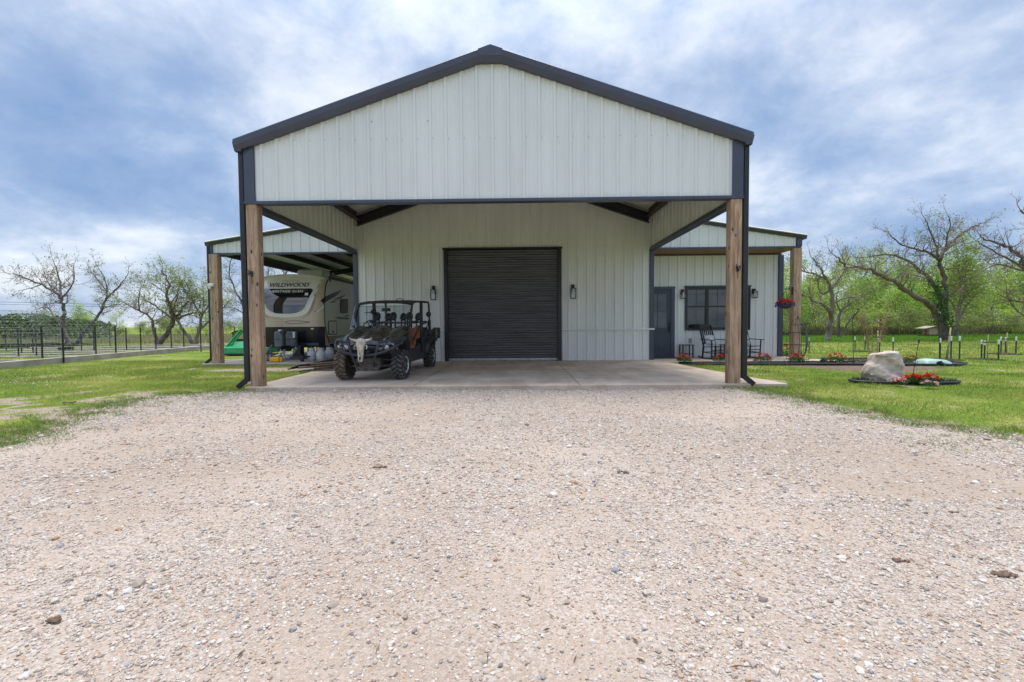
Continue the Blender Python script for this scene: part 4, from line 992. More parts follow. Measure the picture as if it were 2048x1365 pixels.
b.grid(lambda u, v: ((u-.5)*1.36, .90+.16*v, 1.70+.055*v+.065*(1-(2*u-1)**2)), 16, 3); b.grid(lambda u, v: ((u-.5)*1.36, .90+.16*v, 1.682+.055*v+.065*(1-(2*u-1)**2)), 16, 3)
b.tube([(-.68, .90, 1.69), (-.4, .88, 1.735), (0, .87, 1.758), (.4, .88, 1.735), (.68, .90, 1.69)], .013, 6)
lb(b, 'visor', K['black'], smooth=True)
b = MB(); b.tube([(-.12+.24*i/10, 2.2, 1.86+.07*math.sin(math.pi*i/10)) for i in range(11)], .009, 6); b.tube([(.1, 2.2, 1.85), (.1, 2.2, 1.89)], .012, 6); lb(b, 'roof_handle', K['black'], smooth=True)
# windshield
def wsp(x, t, o=0): return (x, .56+.34*t+o-.05*(1-(x/.68)**2), 1.12+.56*t)
b = MB(); b.grid(lambda u, v: wsp((u-.5)*1.42-.02, v), 12, 4); b.grid(lambda u, v: wsp((u-.5)*1.42-.02, v, .006), 12, 4)
ws = lb(b, 'windshield', K['clear'], smooth=True)
b = MB()
for t in (0.02, .26, .98): b.tube([wsp((i/12-.5)*1.42-.02, t, -.004) for i in range(13)], .006, 5)
for s in (-1, 1): b.tube([wsp(s*.705-.02, t, -.004) for t in (0, .5, 1)], .009, 5)
lb(b, 'clear_edge', glass_mat('edge_acrylic', (.55, .62, .64), .3, .2), ws)
b = MB()
for s in (-1, 1):
    for t in (.12, .5, .80): b.box(s*.66-.03, s*.66+.03, wsp(.66, t)[1]-.03, wsp(.66, t)[1]+.03, wsp(.66, t)[2]-.02, wsp(.66, t)[2]+.02, bev=.006)
lb(b, 'clamp', K['black'], ws)
# mirrors, wheel, radio pods
b = MB(); b.box(-.11, .11, .98, 1.01, 1.545, 1.625, bev=.02); b.tube([(0, 1.0, 1.62), (0, 1.02, 1.74)], .008, 5); lb(b, 'rear_view_mirror', K['plastic'])
for s, yy, zz in ((-1, 1.25, 1.54), (1, 2.55, 1.50)):
    b = MB(); x0 = s*(.40 if s < 0 else .70)
    b.lathe([(0, -.02), (.06, -.025), (.075, 0), (.06, .03), (0, .04)], 14, (x0, yy, zz), 'y'); b.tube([(x0, yy, zz), (s*.63, yy, zz-.02)], .012, 6); lb(b, 'speaker_pod', K['black'], smooth=True)
b = MB(); ring = []
for k in range(24):
    a = 2*math.pi*k/24; ring.append((-.38+.17*math.cos(a), .92+.07*math.sin(a), 1.17+.155*math.sin(a)))
b.tube(ring, .014, 6, closed=True)
for k in (0, 8, 16): b.tube([(-.38, .94, 1.16), ring[k]], .011, 5)
b.tube([(-.38, .94, 1.16), (-.38, .78, 1.0)], .02, 6); lb(b, 'steering_wheel', K['black'], smooth=True)
b = MB()
for s in (-1, 1):
    for y in (1.0, 1.18): b.tube([(s*.34+.12*math.cos(a*.35), y, 1.08+.10*math.sin(a*.35)) for a in range(10)], .014, 6)
lb(b, 'grab_bar', K['tube'], smooth=True)
# cargo bed with a black box on its side
b = MB(); b.box(-.66, .66, 3.06, 3.95, .72, .78); b.box(-.68, -.64, 3.06, 3.95, .78, 1.06, bev=.01); b.box(.64, .68, 3.06, 3.95, .78, 1.06, bev=.01); b.box(-.64, .64, 3.06, 3.10, .78, 1.08, bev=.01); b.box(-.64, .64, 3.91, 3.95, .78, 1.06, bev=.01)
b.tube([(-.69, 3.08, 1.075), (-.69, 3.93, 1.075)], .02, 6); b.tube([(.69, 3.08, 1.075), (.69, 3.93, 1.075)], .02, 6); lb(b, 'cargo_bed', K['plastic'])
fender(-1, 2.92, .42, False); fender(1, 2.92, .42, False)
b = MB(); b.box(.66, .80, 3.12, 3.70, .80, 1.10, bev=.03); b.box(.68, .81, 3.2, 3.6, .86, 1.13, bev=.02); lb(b, 'storage_box', K['camo'])
# cow skull tied to the bumper
def skull(loc, sc):
    t = thing('cow_skull', 'bleached horned cow skull hung on the front bumper of the utility vehicle', 'skull', loc, R(4)); t.rotation_euler = (R(-10), 0, R(4))
    b = MB(); prof = [(.0, .065, .05), (.05, .095, .07), (.10, .112, .085), (.16, .115, .09), (.20, .108, .085), (.25, .085, .075), (.31, .068, .065), (.37, .058, .055), (.43, .056, .048), (.48, .050, .04), (.51, .032, .028)]
    secs = []
    for h, wd, dp in prof:
        ring = []
        for k in range(20):
            a = 2*math.pi*k/20; x = wd*math.cos(a); y = dp*math.sin(a)
            if y > 0: y *= .5
            if .16 <= h <= .25 and abs(math.cos(a)) > .82: x *= .72                      # eye hollows in profile
            if h > .40 and abs(x) < .02 and y < 0: y *= .45                             # nose opening
            if y < 0 and abs(x) > wd*.5: y *= .85
            ring.append((x, y, -h))
        secs.append(ring)
    loft(b, secs)
    for s in (-1, 1):
        b.tube([(s*.10, 0, -.145), (s*.128, -.02, -.16), (s*.132, -.02, -.20), (s*.112, 0, -.235)], [.014, .017, .017, .012], 7)   # orbit rims
        b.tube([(s*.018, -.03, -.34), (s*.034, -.05, -.44), (s*.02, -.045, -.505)], [.012, .012, .014], 6)
    sk = b.build('cranium', K['bone'], t, smooth=True, world=False)
    for s in (-1, 1):
        b = MB(); b.tube([(s*.07, 0, -.045), (s*.14, -.01, -.035), (s*.20, -.02, -.02), (s*.245, -.03, .015)], [.034, .030, .022, .007], 10)
        b.build('horn', K['bone'], t, smooth=True, world=False)
        b = MB(); b.lathe([(.0, .012), (.024, .010), (.027, -.004), (0, -.02)], 12, (s*.098, -.042, -.19), 'z')
        b.box(s*.105-.016, s*.105+.016, -.066, -.04, -.215, -.17, bev=.007)
        b.build('eye_socket', K['black'], t, world=False)
    b = MB(); b.prism([(-.018, -.40), (.018, -.40), (.014, -.47), (0, -.49), (-.014, -.47)], -.058, -.035); b.box(-.006, .006, -.066, -.05, -.36, -.30); b.build('nose_opening', K['black'], t, world=False)
    t.scale = (sc, sc, sc); return t
skull((-3.30, 9.735, .93), .96)

# ------------------------------------------------------------------ travel trailer in the left lean-to
RXC, RHW, RYN = -8.70, 1.35, 17.38
rv = thing('travel_trailer', 'cream and tan travel trailer parked nose out under the left lean-to', 'travel trailer', (RXC, 17.4, -.01))
def S(x, z):
    xr = abs(x-RXC)/RHW
    return RYN+.45*max(0, (z-1.9)/1.1)**2+.24*xr**6+.03*xr*xr+.12*max(0, (1.35-z)/.2)*0
ztop = lambda x: 3.03+.15*(1-((x-RXC)/RHW)**2)
def vb(b, name, m, par=None, smooth=False): return b.build(name, m, par or rv, smooth=smooth)
def patch(b, rows, off, n=14):             # rows: (z, xl, xr)
    vs = []
    for z, a, c in rows:
        for i in range(n+1):
            x = a+(c-a)*i/n; vs.append((x, S(x, z)-off, z))
    m = len(rows); b.add(vs, [(j*(n+1)+i, j*(n+1)+i+1, (j+1)*(n+1)+i+1, (j+1)*(n+1)+i) for j in range(m-1) for i in range(n)])
def interp(tbl, z):
    for (z0, a), (z1, c) in zip(tbl, tbl[1:]):
        if z0 <= z <= z1:
            t = (z-z0)/(z1-z0); return a+(c-a)*t
    return tbl[-1][1] if z > tbl[-1][0] else tbl[0][1]
b = MB(); b.grid(lambda u, v: (lambda x: (x, S(x, 1.17+(ztop(x)-1.17)*v), 1.17+(ztop(x)-1.17)*v))(RXC+(2*u-1)*RHW), 40, 40)
cap = vb(b, 'front_cap', K['tan'], smooth=True)
def U(tbl, top, bot, off, name, m, par, n=26):
    b = MB(); rows = []
    for i in range(n+1):
        t = i/n; z = bot+(top-bot)*(t**1.6); hwid = interp(tbl, z)*1.06; rows.append((z, RXC-hwid, RXC+hwid))
    patch(b, rows, off, 20); return vb(b, name, m, par, smooth=True)
# cream hood panel, narrower towards the window sill (its top follows the roof crown)
crt = [(1.52, .0), (1.525, .18), (1.55, .40), (1.60, .60), (1.72, .76), (1.95, .88), (2.3, .99), (2.7, 1.08), (3.2, 1.16)]
b = MB(); rows = []
n = 26; vs = []
for i in range(n+1):
    t = i/n
    for k in range(21):
        u = k/20; zref = 1.52+(3.02-1.52)*(t**1.6); hwid = interp(crt, zref)*1.07; x = RXC+(2*u-1)*hwid
        z = zref+(ztop(x)-3.02-.0)*max(0, (t-.75)/.25) if t > .75 else zref
        z = min(z, ztop(x)); vs.append((x, S(x, z)-.006, z))
b.add(vs, [(j*21+i, j*21+i+1, (j+1)*21+i+1, (j+1)*21+i) for j in range(n) for i in range(20)])
vb(b, 'cream_panel', K['cream'], cap, smooth=True)
brd = [(1.60, .0), (1.605, .22), (1.63, .42), (1.70, .60), (1.85, .74), (2.1, .84), (2.4, .93), (2.62, 1.0), (2.66, .96)]
U([(z-.0, a) for z, a in brd], 2.66, 1.60, .010, 'window_surround', K['white'], cap)
wt = [(1.66, .0), (1.665, .20), (1.69, .38), (1.76, .55), (1.90, .68), (2.1, .765), (2.4, .86), (2.55, .915), (2.59, .90), (2.61, .84)]
fw = U(wt, 2.61, 1.66, .016, 'front_window', K['darkglass'], cap)
b = MB(); patch(b, [(2.34, RXC+.70, RXC+.82), (2.44, RXC+.70, RXC+.82)], .022, 2); vb(b, 'window_sticker', K['white'], fw)
# lower taupe band with an oval emblem outline, flowing up round the window
b = MB(); rows = []
patch(b, [(1.24+.22*t, RXC-RHW*.97, RXC+RHW*.97) for t in (0, .5, 1)], .005); 
vb(b, 'lower_band', K['tan'], cap, smooth=True)
b = MB(); pts = []
for k in range(28):
    a = 2*math.pi*k/28; x = RXC+.28+.30*math.cos(a)*(1.0 if math.cos(a) < 0 else 2.0); z = 1.345+.055*math.sin(a)*(1-.45*max(0, math.cos(a))); pts.append((x, S(x, z)-.012, z))
b.tube(pts, .011, 4, closed=True); vb(b, 'oval_emblem', K['taupe'], cap)
for s in (-1, 1):
    b = MB(); vs = []
    tb = [(1.50, .62, .66), (1.62, .80, .86), (1.80, .91, .99), (2.05, .98, 1.06), (2.35, 1.03, 1.09), (2.7, 1.10, 1.14), (2.98, 1.15, 1.18)]
    for z, a, c in tb:
        for x in (RXC+s*a, RXC+s*c): vs.append((x, S(x, z)-.010, z))
    b.add(vs, [(2*i, 2*i+1, 2*i+3, 2*i+2) for i in range(len(tb)-1)])
    vb(b, 'side_stripe', K['taupe'], cap)
def cpoly(pts, name, m, par, off=.014):
    b = MB(); vs = []
    for px, py in pts:
        p = at(px/6.823+500, py/6.823+530, 17.5); vs.append((min(p.x, RXC+RHW-.005), S(min(p.x, RXC+RHW-.005), p.z)-off, p.z))
    b.face(vs); return vb(b, name, m, par)
cpoly([(1003, 440), (1003, 520), (950, 582), (885, 655), (925, 560), (962, 470)], 'swoosh', K['navy'], cap)
cpoly([(1003, 535), (1003, 575), (930, 640), (888, 668), (950, 600)], 'white_swoosh', K['white'], cap, .012)
# lettering on the cap
def letters(txt, size, xc, z, off, m, name, par, sx=1., surf=True, shear=0, spacing=1.0, bold=0.):
    cu = bpy.data.curves.new(name, 'FONT'); cu.body = txt; cu.size = size; cu.align_x = 'CENTER'; cu.shear = shear; cu.space_character = spacing; cu.offset = bold; cu.extrude = 0
    to = bpy.data.objects.new('tmp', cu); COL.objects.link(to); dg = bpy.context.evaluated_depsgraph_get()
    me = bpy.data.meshes.new_from_object(to.evaluated_get(dg)); bpy.data.objects.remove(to)
    import bmesh
    bm = bmesh.new(); bm.from_mesh(me); bmesh.ops.subdivide_edges(bm, edges=[e for e in bm.edges if e.calc_length() > .06], cuts=1); 
    pw = parent_world(par)
    for v in bm.verts:
        x = xc+v.co.x*sx; zz = z+v.co.y; v.co = Vector((x, S(x, zz)-off, zz))-pw
    bm.to_mesh(me); bm.free(); me.materials.clear(); me.materials.append(m); me.name = name
    o = bpy.data.objects.new(name, me); COL.objects.link(o); o.parent = par; return o
letters('WILDWOOD', .215, RXC+.03, 2.685, .016, K['navy'], 'lettering', cap, 1.20, spacing=.98, bold=.003)
letters('FOREST RIVER', .07, RXC+.03, 2.885, .014, K['taupe'], 'lettering', cap, 1.2, spacing=1.3)
letters('HERITAGE GLEN', .125, RXC-.01, 2.465, .024, K['white'], 'lettering', fw, 1.25, spacing=1.12, bold=.004)
b = MB()
for dx_, ww, zz in ((-.80, .10, 2.845), (-.58, .08, 2.845), (.38, .12, 2.845), (-.80, .05, 2.694), (-.66, .05, 2.694), (.82, .09, 2.845)): # serif strokes of the word
    x = RXC+.03+dx_*.91; b.add([(x-ww/2, S(x, zz)-.017, zz), (x+ww/2, S(x, zz)-.017, zz), (x+ww/2, S(x, zz)-.017, zz-.012), (x-ww/2, S(x, zz)-.017, zz-.012)], [(0, 1, 2, 3)])
vb(b, 'serif', K['navy'], cap)
# black skirt under the cap
b = MB(); b.grid(lambda u, v: (RXC+(2*u-1)*RHW*(1-.02*(1-v)), S(RXC+(2*u-1)*RHW, 1.2)+.05+.10*(1-v)**2*(1 if v < .4 else 1), .40+.77*v), 30, 8)
b.box(RXC-RHW*.97, RXC+RHW*.97, RYN+.22, 18.2, .40, .46)
b.grid(lambda u, v: (RXC+.35+.8*u, S(RXC+.35+.8*u, 1.2)+.02+.05*v, .46+.10*v), 8, 2)
sk = vb(b, 'front_skirt', K['navy'], smooth=True)
b = MB(); patch(b, [(1.07, RXC+.90, RXC+1.0), (1.12, RXC+.90, RXC+1.0)], -.04, 2); vb(b, 'white_label', K['white'], sk)
b = MB(); patch(b, [(.66, RXC+.30, RXC+.335), (.76, RXC+.30, RXC+.335)], -.035, 2); vb(b, 'red_reflector', mat('reflector', (.7, .2, .15), .3), sk)
# side walls, lower band, roof
XS = RXC+RHW
def trimY(z): return interp([(.55, 18.02), (.9, 17.78), (1.3, 17.64), (2.0, 17.64), (2.5, 17.72), (2.8, 17.85), (3.05, 18.12)], z)
def sidept(px, py):
    X = XS+.004; px = px/6.823+500; py = py/6.823+530
    d = CF + CR*((px-1024)/FPX) + CU*((682.5-py)/FPX); t = X/d.x; return (X, d.y*t, d.z*t+CAM_H)
for s in (-1, 1):
    X = RXC+s*RHW; b = MB(); vs = []; zz_ = [.80+2.22*i/16 for i in range(17)]
    for z in zz_: vs += [(X, trimY(z), z), (X, 27.2, z)]
    b.add(vs, [(2*i, 2*i+1, 2*i+3, 2*i+2) for i in range(16)]); vb(b, 'side_wall', K['offwhite'])
    b = MB(); b.box(min(X, X-s*.05), max(X, X-s*.05), 17.95, 27.2, .52, .798); vb(b, 'lower_side_panel', K['taupe'])
    b = MB(); b.tube([(X, trimY(z), z) for z in [.55+.1*i for i in range(25)]]+[(X, 18.2, 3.03), (X, 27.2, 3.05)], .022, 6); vb(b, 'corner_molding', K['black'])
    b = MB(); vs = []      # cap cheek between its front edge and the molding
    for i in range(20):
        z = .45+2.56*i/19; vs += [(X, min(S(X, max(z, 1.17)), trimY(z)-.001), z), (X, trimY(z), z)]
    b.add(vs, [(2*i, 2*i+1, 2*i+3, 2*i+2) for i in range(19)]); vb(b, 'cap_cheek', K['tan'], cap)
b = MB(); b.grid(lambda u, v: (lambda x: (x, 17.82+.2*(1-v)*0+(27.2-17.82)*v, ztop(x)+.0))(RXC+(2*u-1)*RHW), 16, 6)
b.box(RXC-RHW+.01, RXC+RHW-.01, 27.15, 27.2, .5, 3.0); b.box(RXC-RHW+.01, RXC+RHW-.01, 18.0, 27.1, .50, .54); vb(b, 'roof', K['offwhite'], smooth=50)
b = MB(); b.tube([(XS-.02, 18.3, 3.09), (XS-.02, 27, 3.11)], .045, 8); b.box(XS-.05, XS+.02, 18.2, 18.28, 2.9, 3.12); vb(b, 'awning_rail', K['black'])
def spoly(name, pts, m, par=rv, off=0):
    b = MB(); vs = [sidept(*p) for p in pts]; vs = [(x+off, y, z) for x, y, z in vs]; b.face(vs); return vb(b, name, m, par)
for pts in ([(1010, 440), (1130, 385), (1255, 345), (1180, 425), (1010, 520)], [(1120, 492), (1165, 458), (1310, 410), (1240, 462), (1180, 470)], [(1085, 522), (1130, 498), (1195, 482), (1150, 512)],
            [(1140, 725), (1210, 712), (1300, 722), (1345, 715), (1345, 748), (1240, 740)], [(1265, 705), (1345, 678), (1345, 700), (1300, 706)]):
    spoly('side_decal', pts, K['navy'])
def rr(px0, py0, px1, py1, c):
    return [(px0+c, py0), (px1-c, py0), (px1, py0+c), (px1, py1-c), (px1-c, py1), (px0+c, py1), (px0, py1-c), (px0, py0+c)]
sw = spoly('side_window', rr(1228, 465, 1338, 664, 14), K['black']); spoly('pane', rr(1238, 478, 1330, 652, 10), K['darkglass'], sw, .006)
bd = spoly('baggage_door', rr(1066, 762, 1188, 958, 14), K['black'], off=.004); spoly('door_skin', rr(1076, 774, 1178, 946, 10), K['offwhite'], bd, .010)
spoly('latch', rr(1118, 898, 1138, 936, 8), K['black'], bd, .016)
b = MB(); b.box(-9.25, -8.12, 19.5, 20.2, 3.14, 3.56, bev=.07); ac = vb(b, 'air_conditioner', K['offwhite'])
b = MB(); b.box(-9.20, -8.10, 20.22, 20.7, 3.14, 3.54, bev=.05); vb(b, 'condenser_grille', K['black'], ac)
b = MB()
for y in (23.2, 24.2):
    for s in (-1, 1): b.lathe([(.0, -.11), (.20, -.12), (.34, -.11), (.36, 0), (.34, .11), (.2, .12), (0, .11)], 24, (RXC+s*1.02, y, .36), 'x')
vb(b, 'tyre', K['rubber'], smooth=40)
b = MB(); TX = -8.33
b.beam((RXC-.55, 18.2, .44), (TX-.03, 16.45, .44), .06, .12); b.beam((RXC+.55, 18.2, .44), (TX+.03, 16.45, .44), .06, .12); b.box(TX-.06, TX+.06, 16.15, 16.6, .38, .50, bev=.02); b.box(RXC-.4, RXC+.4, 17.2, 17.3, .40, .48)
fr = vb(b, 'hitch_frame', K['black'])
b = MB(); b.tube([(TX, 16.45, .10), (TX, 16.45, .48)], .035, 10); b.lathe([(.11, .075), (.11, .09), (.04, .12)], 12, (TX, 16.45, .0)); vb(b, 'jack_tube', K['propane'], fr)
b = MB(); b.box(TX-.055, TX+.055, 16.40, 16.50, .48, 1.02, bev=.02); b.box(TX-.09, TX+.09, 16.36, 16.52, .92, 1.04, bev=.02); vb(b, 'jack_head', K['black'], fr)
b = MB(); xa, xb = -8.90, -8.08                    # twin-bottle cover: two rounded ends
pr = []
for k in range(28):
    a = 2*math.pi*k/28; cx_ = math.copysign(abs(math.cos(a))**.6, math.cos(a)); sy_ = math.copysign(abs(math.sin(a))**.8, math.sin(a)); pr.append(((xa+xb)/2+(xb-xa)/2*cx_, 16.95+.20*sy_))
for (z0, z1, k0, k1) in ((.46, .72, .97, 1.0), (.735, .96, 1.0, .98), (.96, 1.02, .98, .90)):
    n = len(pr); cxm, cym = (xa+xb)/2, 16.95; dip = .0
    vs = [(cxm+(x-cxm)*k0, cym+(y-cym)*k0, z0) for x, y in pr]+[(cxm+(x-cxm)*k1, cym+(y-cym)*k1, z1-(.04*math.exp(-((x-cxm)/.2)**2) if z1 > 1 else 0)) for x, y in pr]
    b.add(vs, [(i, (i+1) % n, (i+1) % n+n, i+n) for i in range(n)]+[tuple(range(n)), tuple(range(2*n-1, n-1, -1))])
cv = vb(b, 'propane_cover', K['grey_plastic'], smooth=45)
b = MB(); b.box(-8.76, -8.64, 16.9, 17.0, 1.0, 1.075, bev=.01); b.box(-8.15, -8.08, 16.75, 16.80, .78, .99); vb(b, 'cover_tag', K['white'], cv)
b = MB(); b.box(-8.66, -8.20, 16.60, 16.78, .30, .46, bev=.02); b.box(-8.15, -7.85, 16.7, 17.0, .12, .50, bev=.02); b.box(-7.8, -7.62, 17.1, 17.3, .0, .45, bev=.02); vb(b, 'battery_box', K['black'], fr)
b = MB()
for k in range(3):
    pts = [(TX+.05+.4*t, 16.4-.25*math.sin(3.14*t)+.05*k, .42-.30*math.sin(3.14*t)-.03*k+.05*t) for t in [i/12 for i in range(13)]]; b.tube(pts, .006, 4)
b.tube([(TX-.1, 16.5, .42), (TX-.14, 16.35, .2), (TX-.12, 16.5, .05)], .015, 5); vb(b, 'safety_chain', K['chrome'], fr)

# things round the trailer tongue
def cylinder(x, y, label, z=0.):
    t = thing('propane_cylinder', label, 'gas cylinder', (x, y, z), group='propane cylinders beside the trailer')
    b = MB(); b.lathe([(.10, .0), (.105, .02), (.10, .03), (.145, .06), (.155, .10), (.155, .25), (.145, .30), (.10, .335), (.04, .35)], 24)
    b.build('tank', K['propane'], t, smooth=True, world=False)
    b = MB()
    for k in range(18):
        a0 = 2*math.pi*k/18; a1 = 2*math.pi*(k+1)/18
        if k in (3, 4): continue
        b.add([(.10*math.cos(a0), .10*math.sin(a0), .33), (.10*math.cos(a1), .10*math.sin(a1), .33), (.105*math.cos(a1), .105*math.sin(a1), .45), (.105*math.cos(a0), .105*math.sin(a0), .45)], [(0, 1, 2, 3)])
        b.add([(.097*math.cos(a0), .097*math.sin(a0), .33), (.097*math.cos(a1), .097*math.sin(a1), .33), (.102*math.cos(a1), .102*math.sin(a1), .45), (.102*math.cos(a0), .102*math.sin(a0), .45)], [(0, 1, 2, 3)])
    b.build('collar', K['propane'], t, world=False)
    b = MB(); b.tube([(0, 0, .35), (0, 0, .41)], .02, 8); b.tube([(-.04, -.01, .40), (.05, -.01, .40)], .018, 8); b.build('valve', K['black'], t, world=False)
cylinder(-7.10, 15.92, 'left of the three white propane cylinders standing by the trailer'); cylinder(-6.76, 15.86, 'front centre propane cylinder, widest of the three in view'); cylinder(-6.70, 16.42, 'propane cylinder standing behind the other two, nearest the boards')
t = thing('yellow_block', 'bright yellow plastic jack block on the pad under the trailer tongue', 'jack block', (-8.25, 15.9, 0))
b = MB(); b.box(-8.42, -8.10, 15.62, 15.86, -.01, .155, bev=.03); b.box(-8.10, -8.02, 15.66, 15.82, -.01, .13, bev=.02); b.build('block', K['yellow'], t)
b = MB(); b.tube([(-8.36, 15.74, .16), (-8.33, 15.74, .20), (-8.20, 15.74, .20), (-8.17, 15.74, .16)], .014, 6); b.build('handle', K['yellow'], t)
b = MB(); r2_ = random.Random(5)
for k in range(16):
    a = (-8.95+r2_.uniform(-.12, .42), 16.35+r2_.uniform(-.1, .3), r2_.uniform(.0, .18)); q = (a[0]+r2_.uniform(-.2, .35), a[1]+r2_.uniform(-.1, .2), a[2]+r2_.uniform(.05, .38)); b.tube([a, q], r2_.choice((.014, .02, .026)), 6)
b.box(-9.05, -8.62, 16.1, 16.4, .0, .13, bev=.03); b.beam((-9.0, 16.2, .16), (-8.55, 16.15, .22), .08, .04)
tag(b.build('hitch_gear', K['grey_plastic']), 'jumbled heap of grey hitch bars and a low case left of the trailer tongue', 'hitch gear')
b = MB()
for k in range(7):
    cx_, cy_ = -7.48+.05*k, 15.75+.03*(k % 3); b.tube([(cx_+.09*math.cos(a*.9), cy_+.05*math.sin(a*.9), .05+.03*k*.5+.05*abs(math.sin(a*.45+k))) for a in range(8)], .022, 6)
b.box(-7.42, -7.30, 15.7, 15.8, .0, .20, bev=.02); tag(b.build('hose_pile', K['black']), 'small tangled pile of black hose on the pad left of the gas cylinders', 'hose')
t = thing('lumber_stack', 'low stack of pale sawn lumber on the pad beside the trailer', 'lumber', (-6.4, 17.2, 0))
for k in range(4):
    b = MB(); b.box(-6.9+.05*k, -5.9, 17.2+.03*k, 17.45+.02*k, -.01+.075*k, .06+.075*k, bev=.008); b.build('board', K['lumber'], t)
t = thing('board_pile', 'loose pile of old dark boards and metal strips between slab and vehicle', 'board pile', (-5.3, 12.9, 0))
r3 = random.Random(9)
for k in range(11):
    b = MB(); y = 12.35+.13*k; zz = .03+.05*(k % 3)+.012*k*0; x0 = -6.15+r3.uniform(0, .75); x1 = -4.35+r3.uniform(-.25, .1); dy = r3.uniform(.15, .5)
    b.beam((x0, y-.1, zz-.02), (x1, y+dy, zz+.06), .13*r3.uniform(.6, 1.2), .03, up=(.12*r3.uniform(-1, 1), .2*r3.uniform(-1, 1), 1)); b.build('board', K['oldwood'], t)
for k in range(3):
    b = MB(); b.beam((-6.35+.05*k, 12.75+.12*k, .02+.03*k), (-5.15, 14.9+.12*k, .17+.05*k), .07, .03); b.build('metal_strip', K['black'], t)
b = MB(); b.beam((-5.9, 12.5, .02), (-5.3, 12.9, .05), .16, .012); b.build('metal_strip', K['chrome'], t)

# green rotary cutter and small machine in the yard behind
t = thing('rotary_cutter', 'bright green tractor mower deck with a sloping frame behind the far left post', 'mower deck', (-12, 20.3, -.08))
b = MB(); b.prism([(20.1, .02), (20.15, .26), (20.75, .50), (21.9, .50), (21.9, .05)], -12.92, -10.9, 'x'); b.build('deck', K['green'], t)
b = MB(); b.box(-12.96, -12.88, 20.05, 21.9, -.05, .12, bev=.01); b.box(-12.9, -10.9, 20.04, 20.10, -.04, .03); b.build('skid', K['black'], t)
b = MB(); b.beam((-12.90, 20.15, .10), (-12.50, 20.9, 1.05), .06, .09); b.beam((-12.74, 20.2, .14), (-12.38, 20.95, 1.07), .03, .06)
for k in range(7): f_ = k/7; b.beam((-12.90+.40*f_, 20.15+.75*f_, .12+.95*f_), (-12.74+.36*f_, 20.2+.75*f_, .16+.93*f_), .03, .03)
b.beam((-12.52, 20.9, 1.04), (-12.0, 21.4, .55), .05, .05); b.tube([(-12.85, 20.7, .42), (-10.9, 20.7, .42)], .05, 8); b.build('lift_frame', K['green'], t)
t = thing('garden_tractor', 'small machine with a pale green top standing behind the mower deck', 'garden tractor', (-14, 24, -.08))
b = MB(); b.grid(lambda u, v: (-14.7+1.6*u, 23.6+1.3*v, .80+.22*math.sin(3.14*min(1, u*1.1+.05))**.7), 12, 3); b.grid(lambda u, v: (-14.7+1.6*u, 23.6+1.3*v, .76+.20*math.sin(3.14*min(1, u*1.1+.05))**.7), 12, 3); b.build('canopy', K['palegreen'], t, smooth=True)
b = MB()
for x in (-14.6, -13.3):
    for y in (23.7, 24.7): b.tube([(x, y, .2), (x, y, .85)], .03, 6)
b.box(-14.5, -13.2, 23.7, 24.8, .25, .55, bev=.05); b.build('body', K['black'], t)
for x, y in ((-14.6, 23.9), (-13.2, 23.9), (-14.6, 24.7), (-13.2, 24.7)):
    b = MB(); b.lathe([(0, -.1), (.22, -.11), (.25, 0), (.22, .11), (0, .1)], 16, (x, y, .17), 'x'); b.build('wheel', K['rubber'], t, smooth=40)

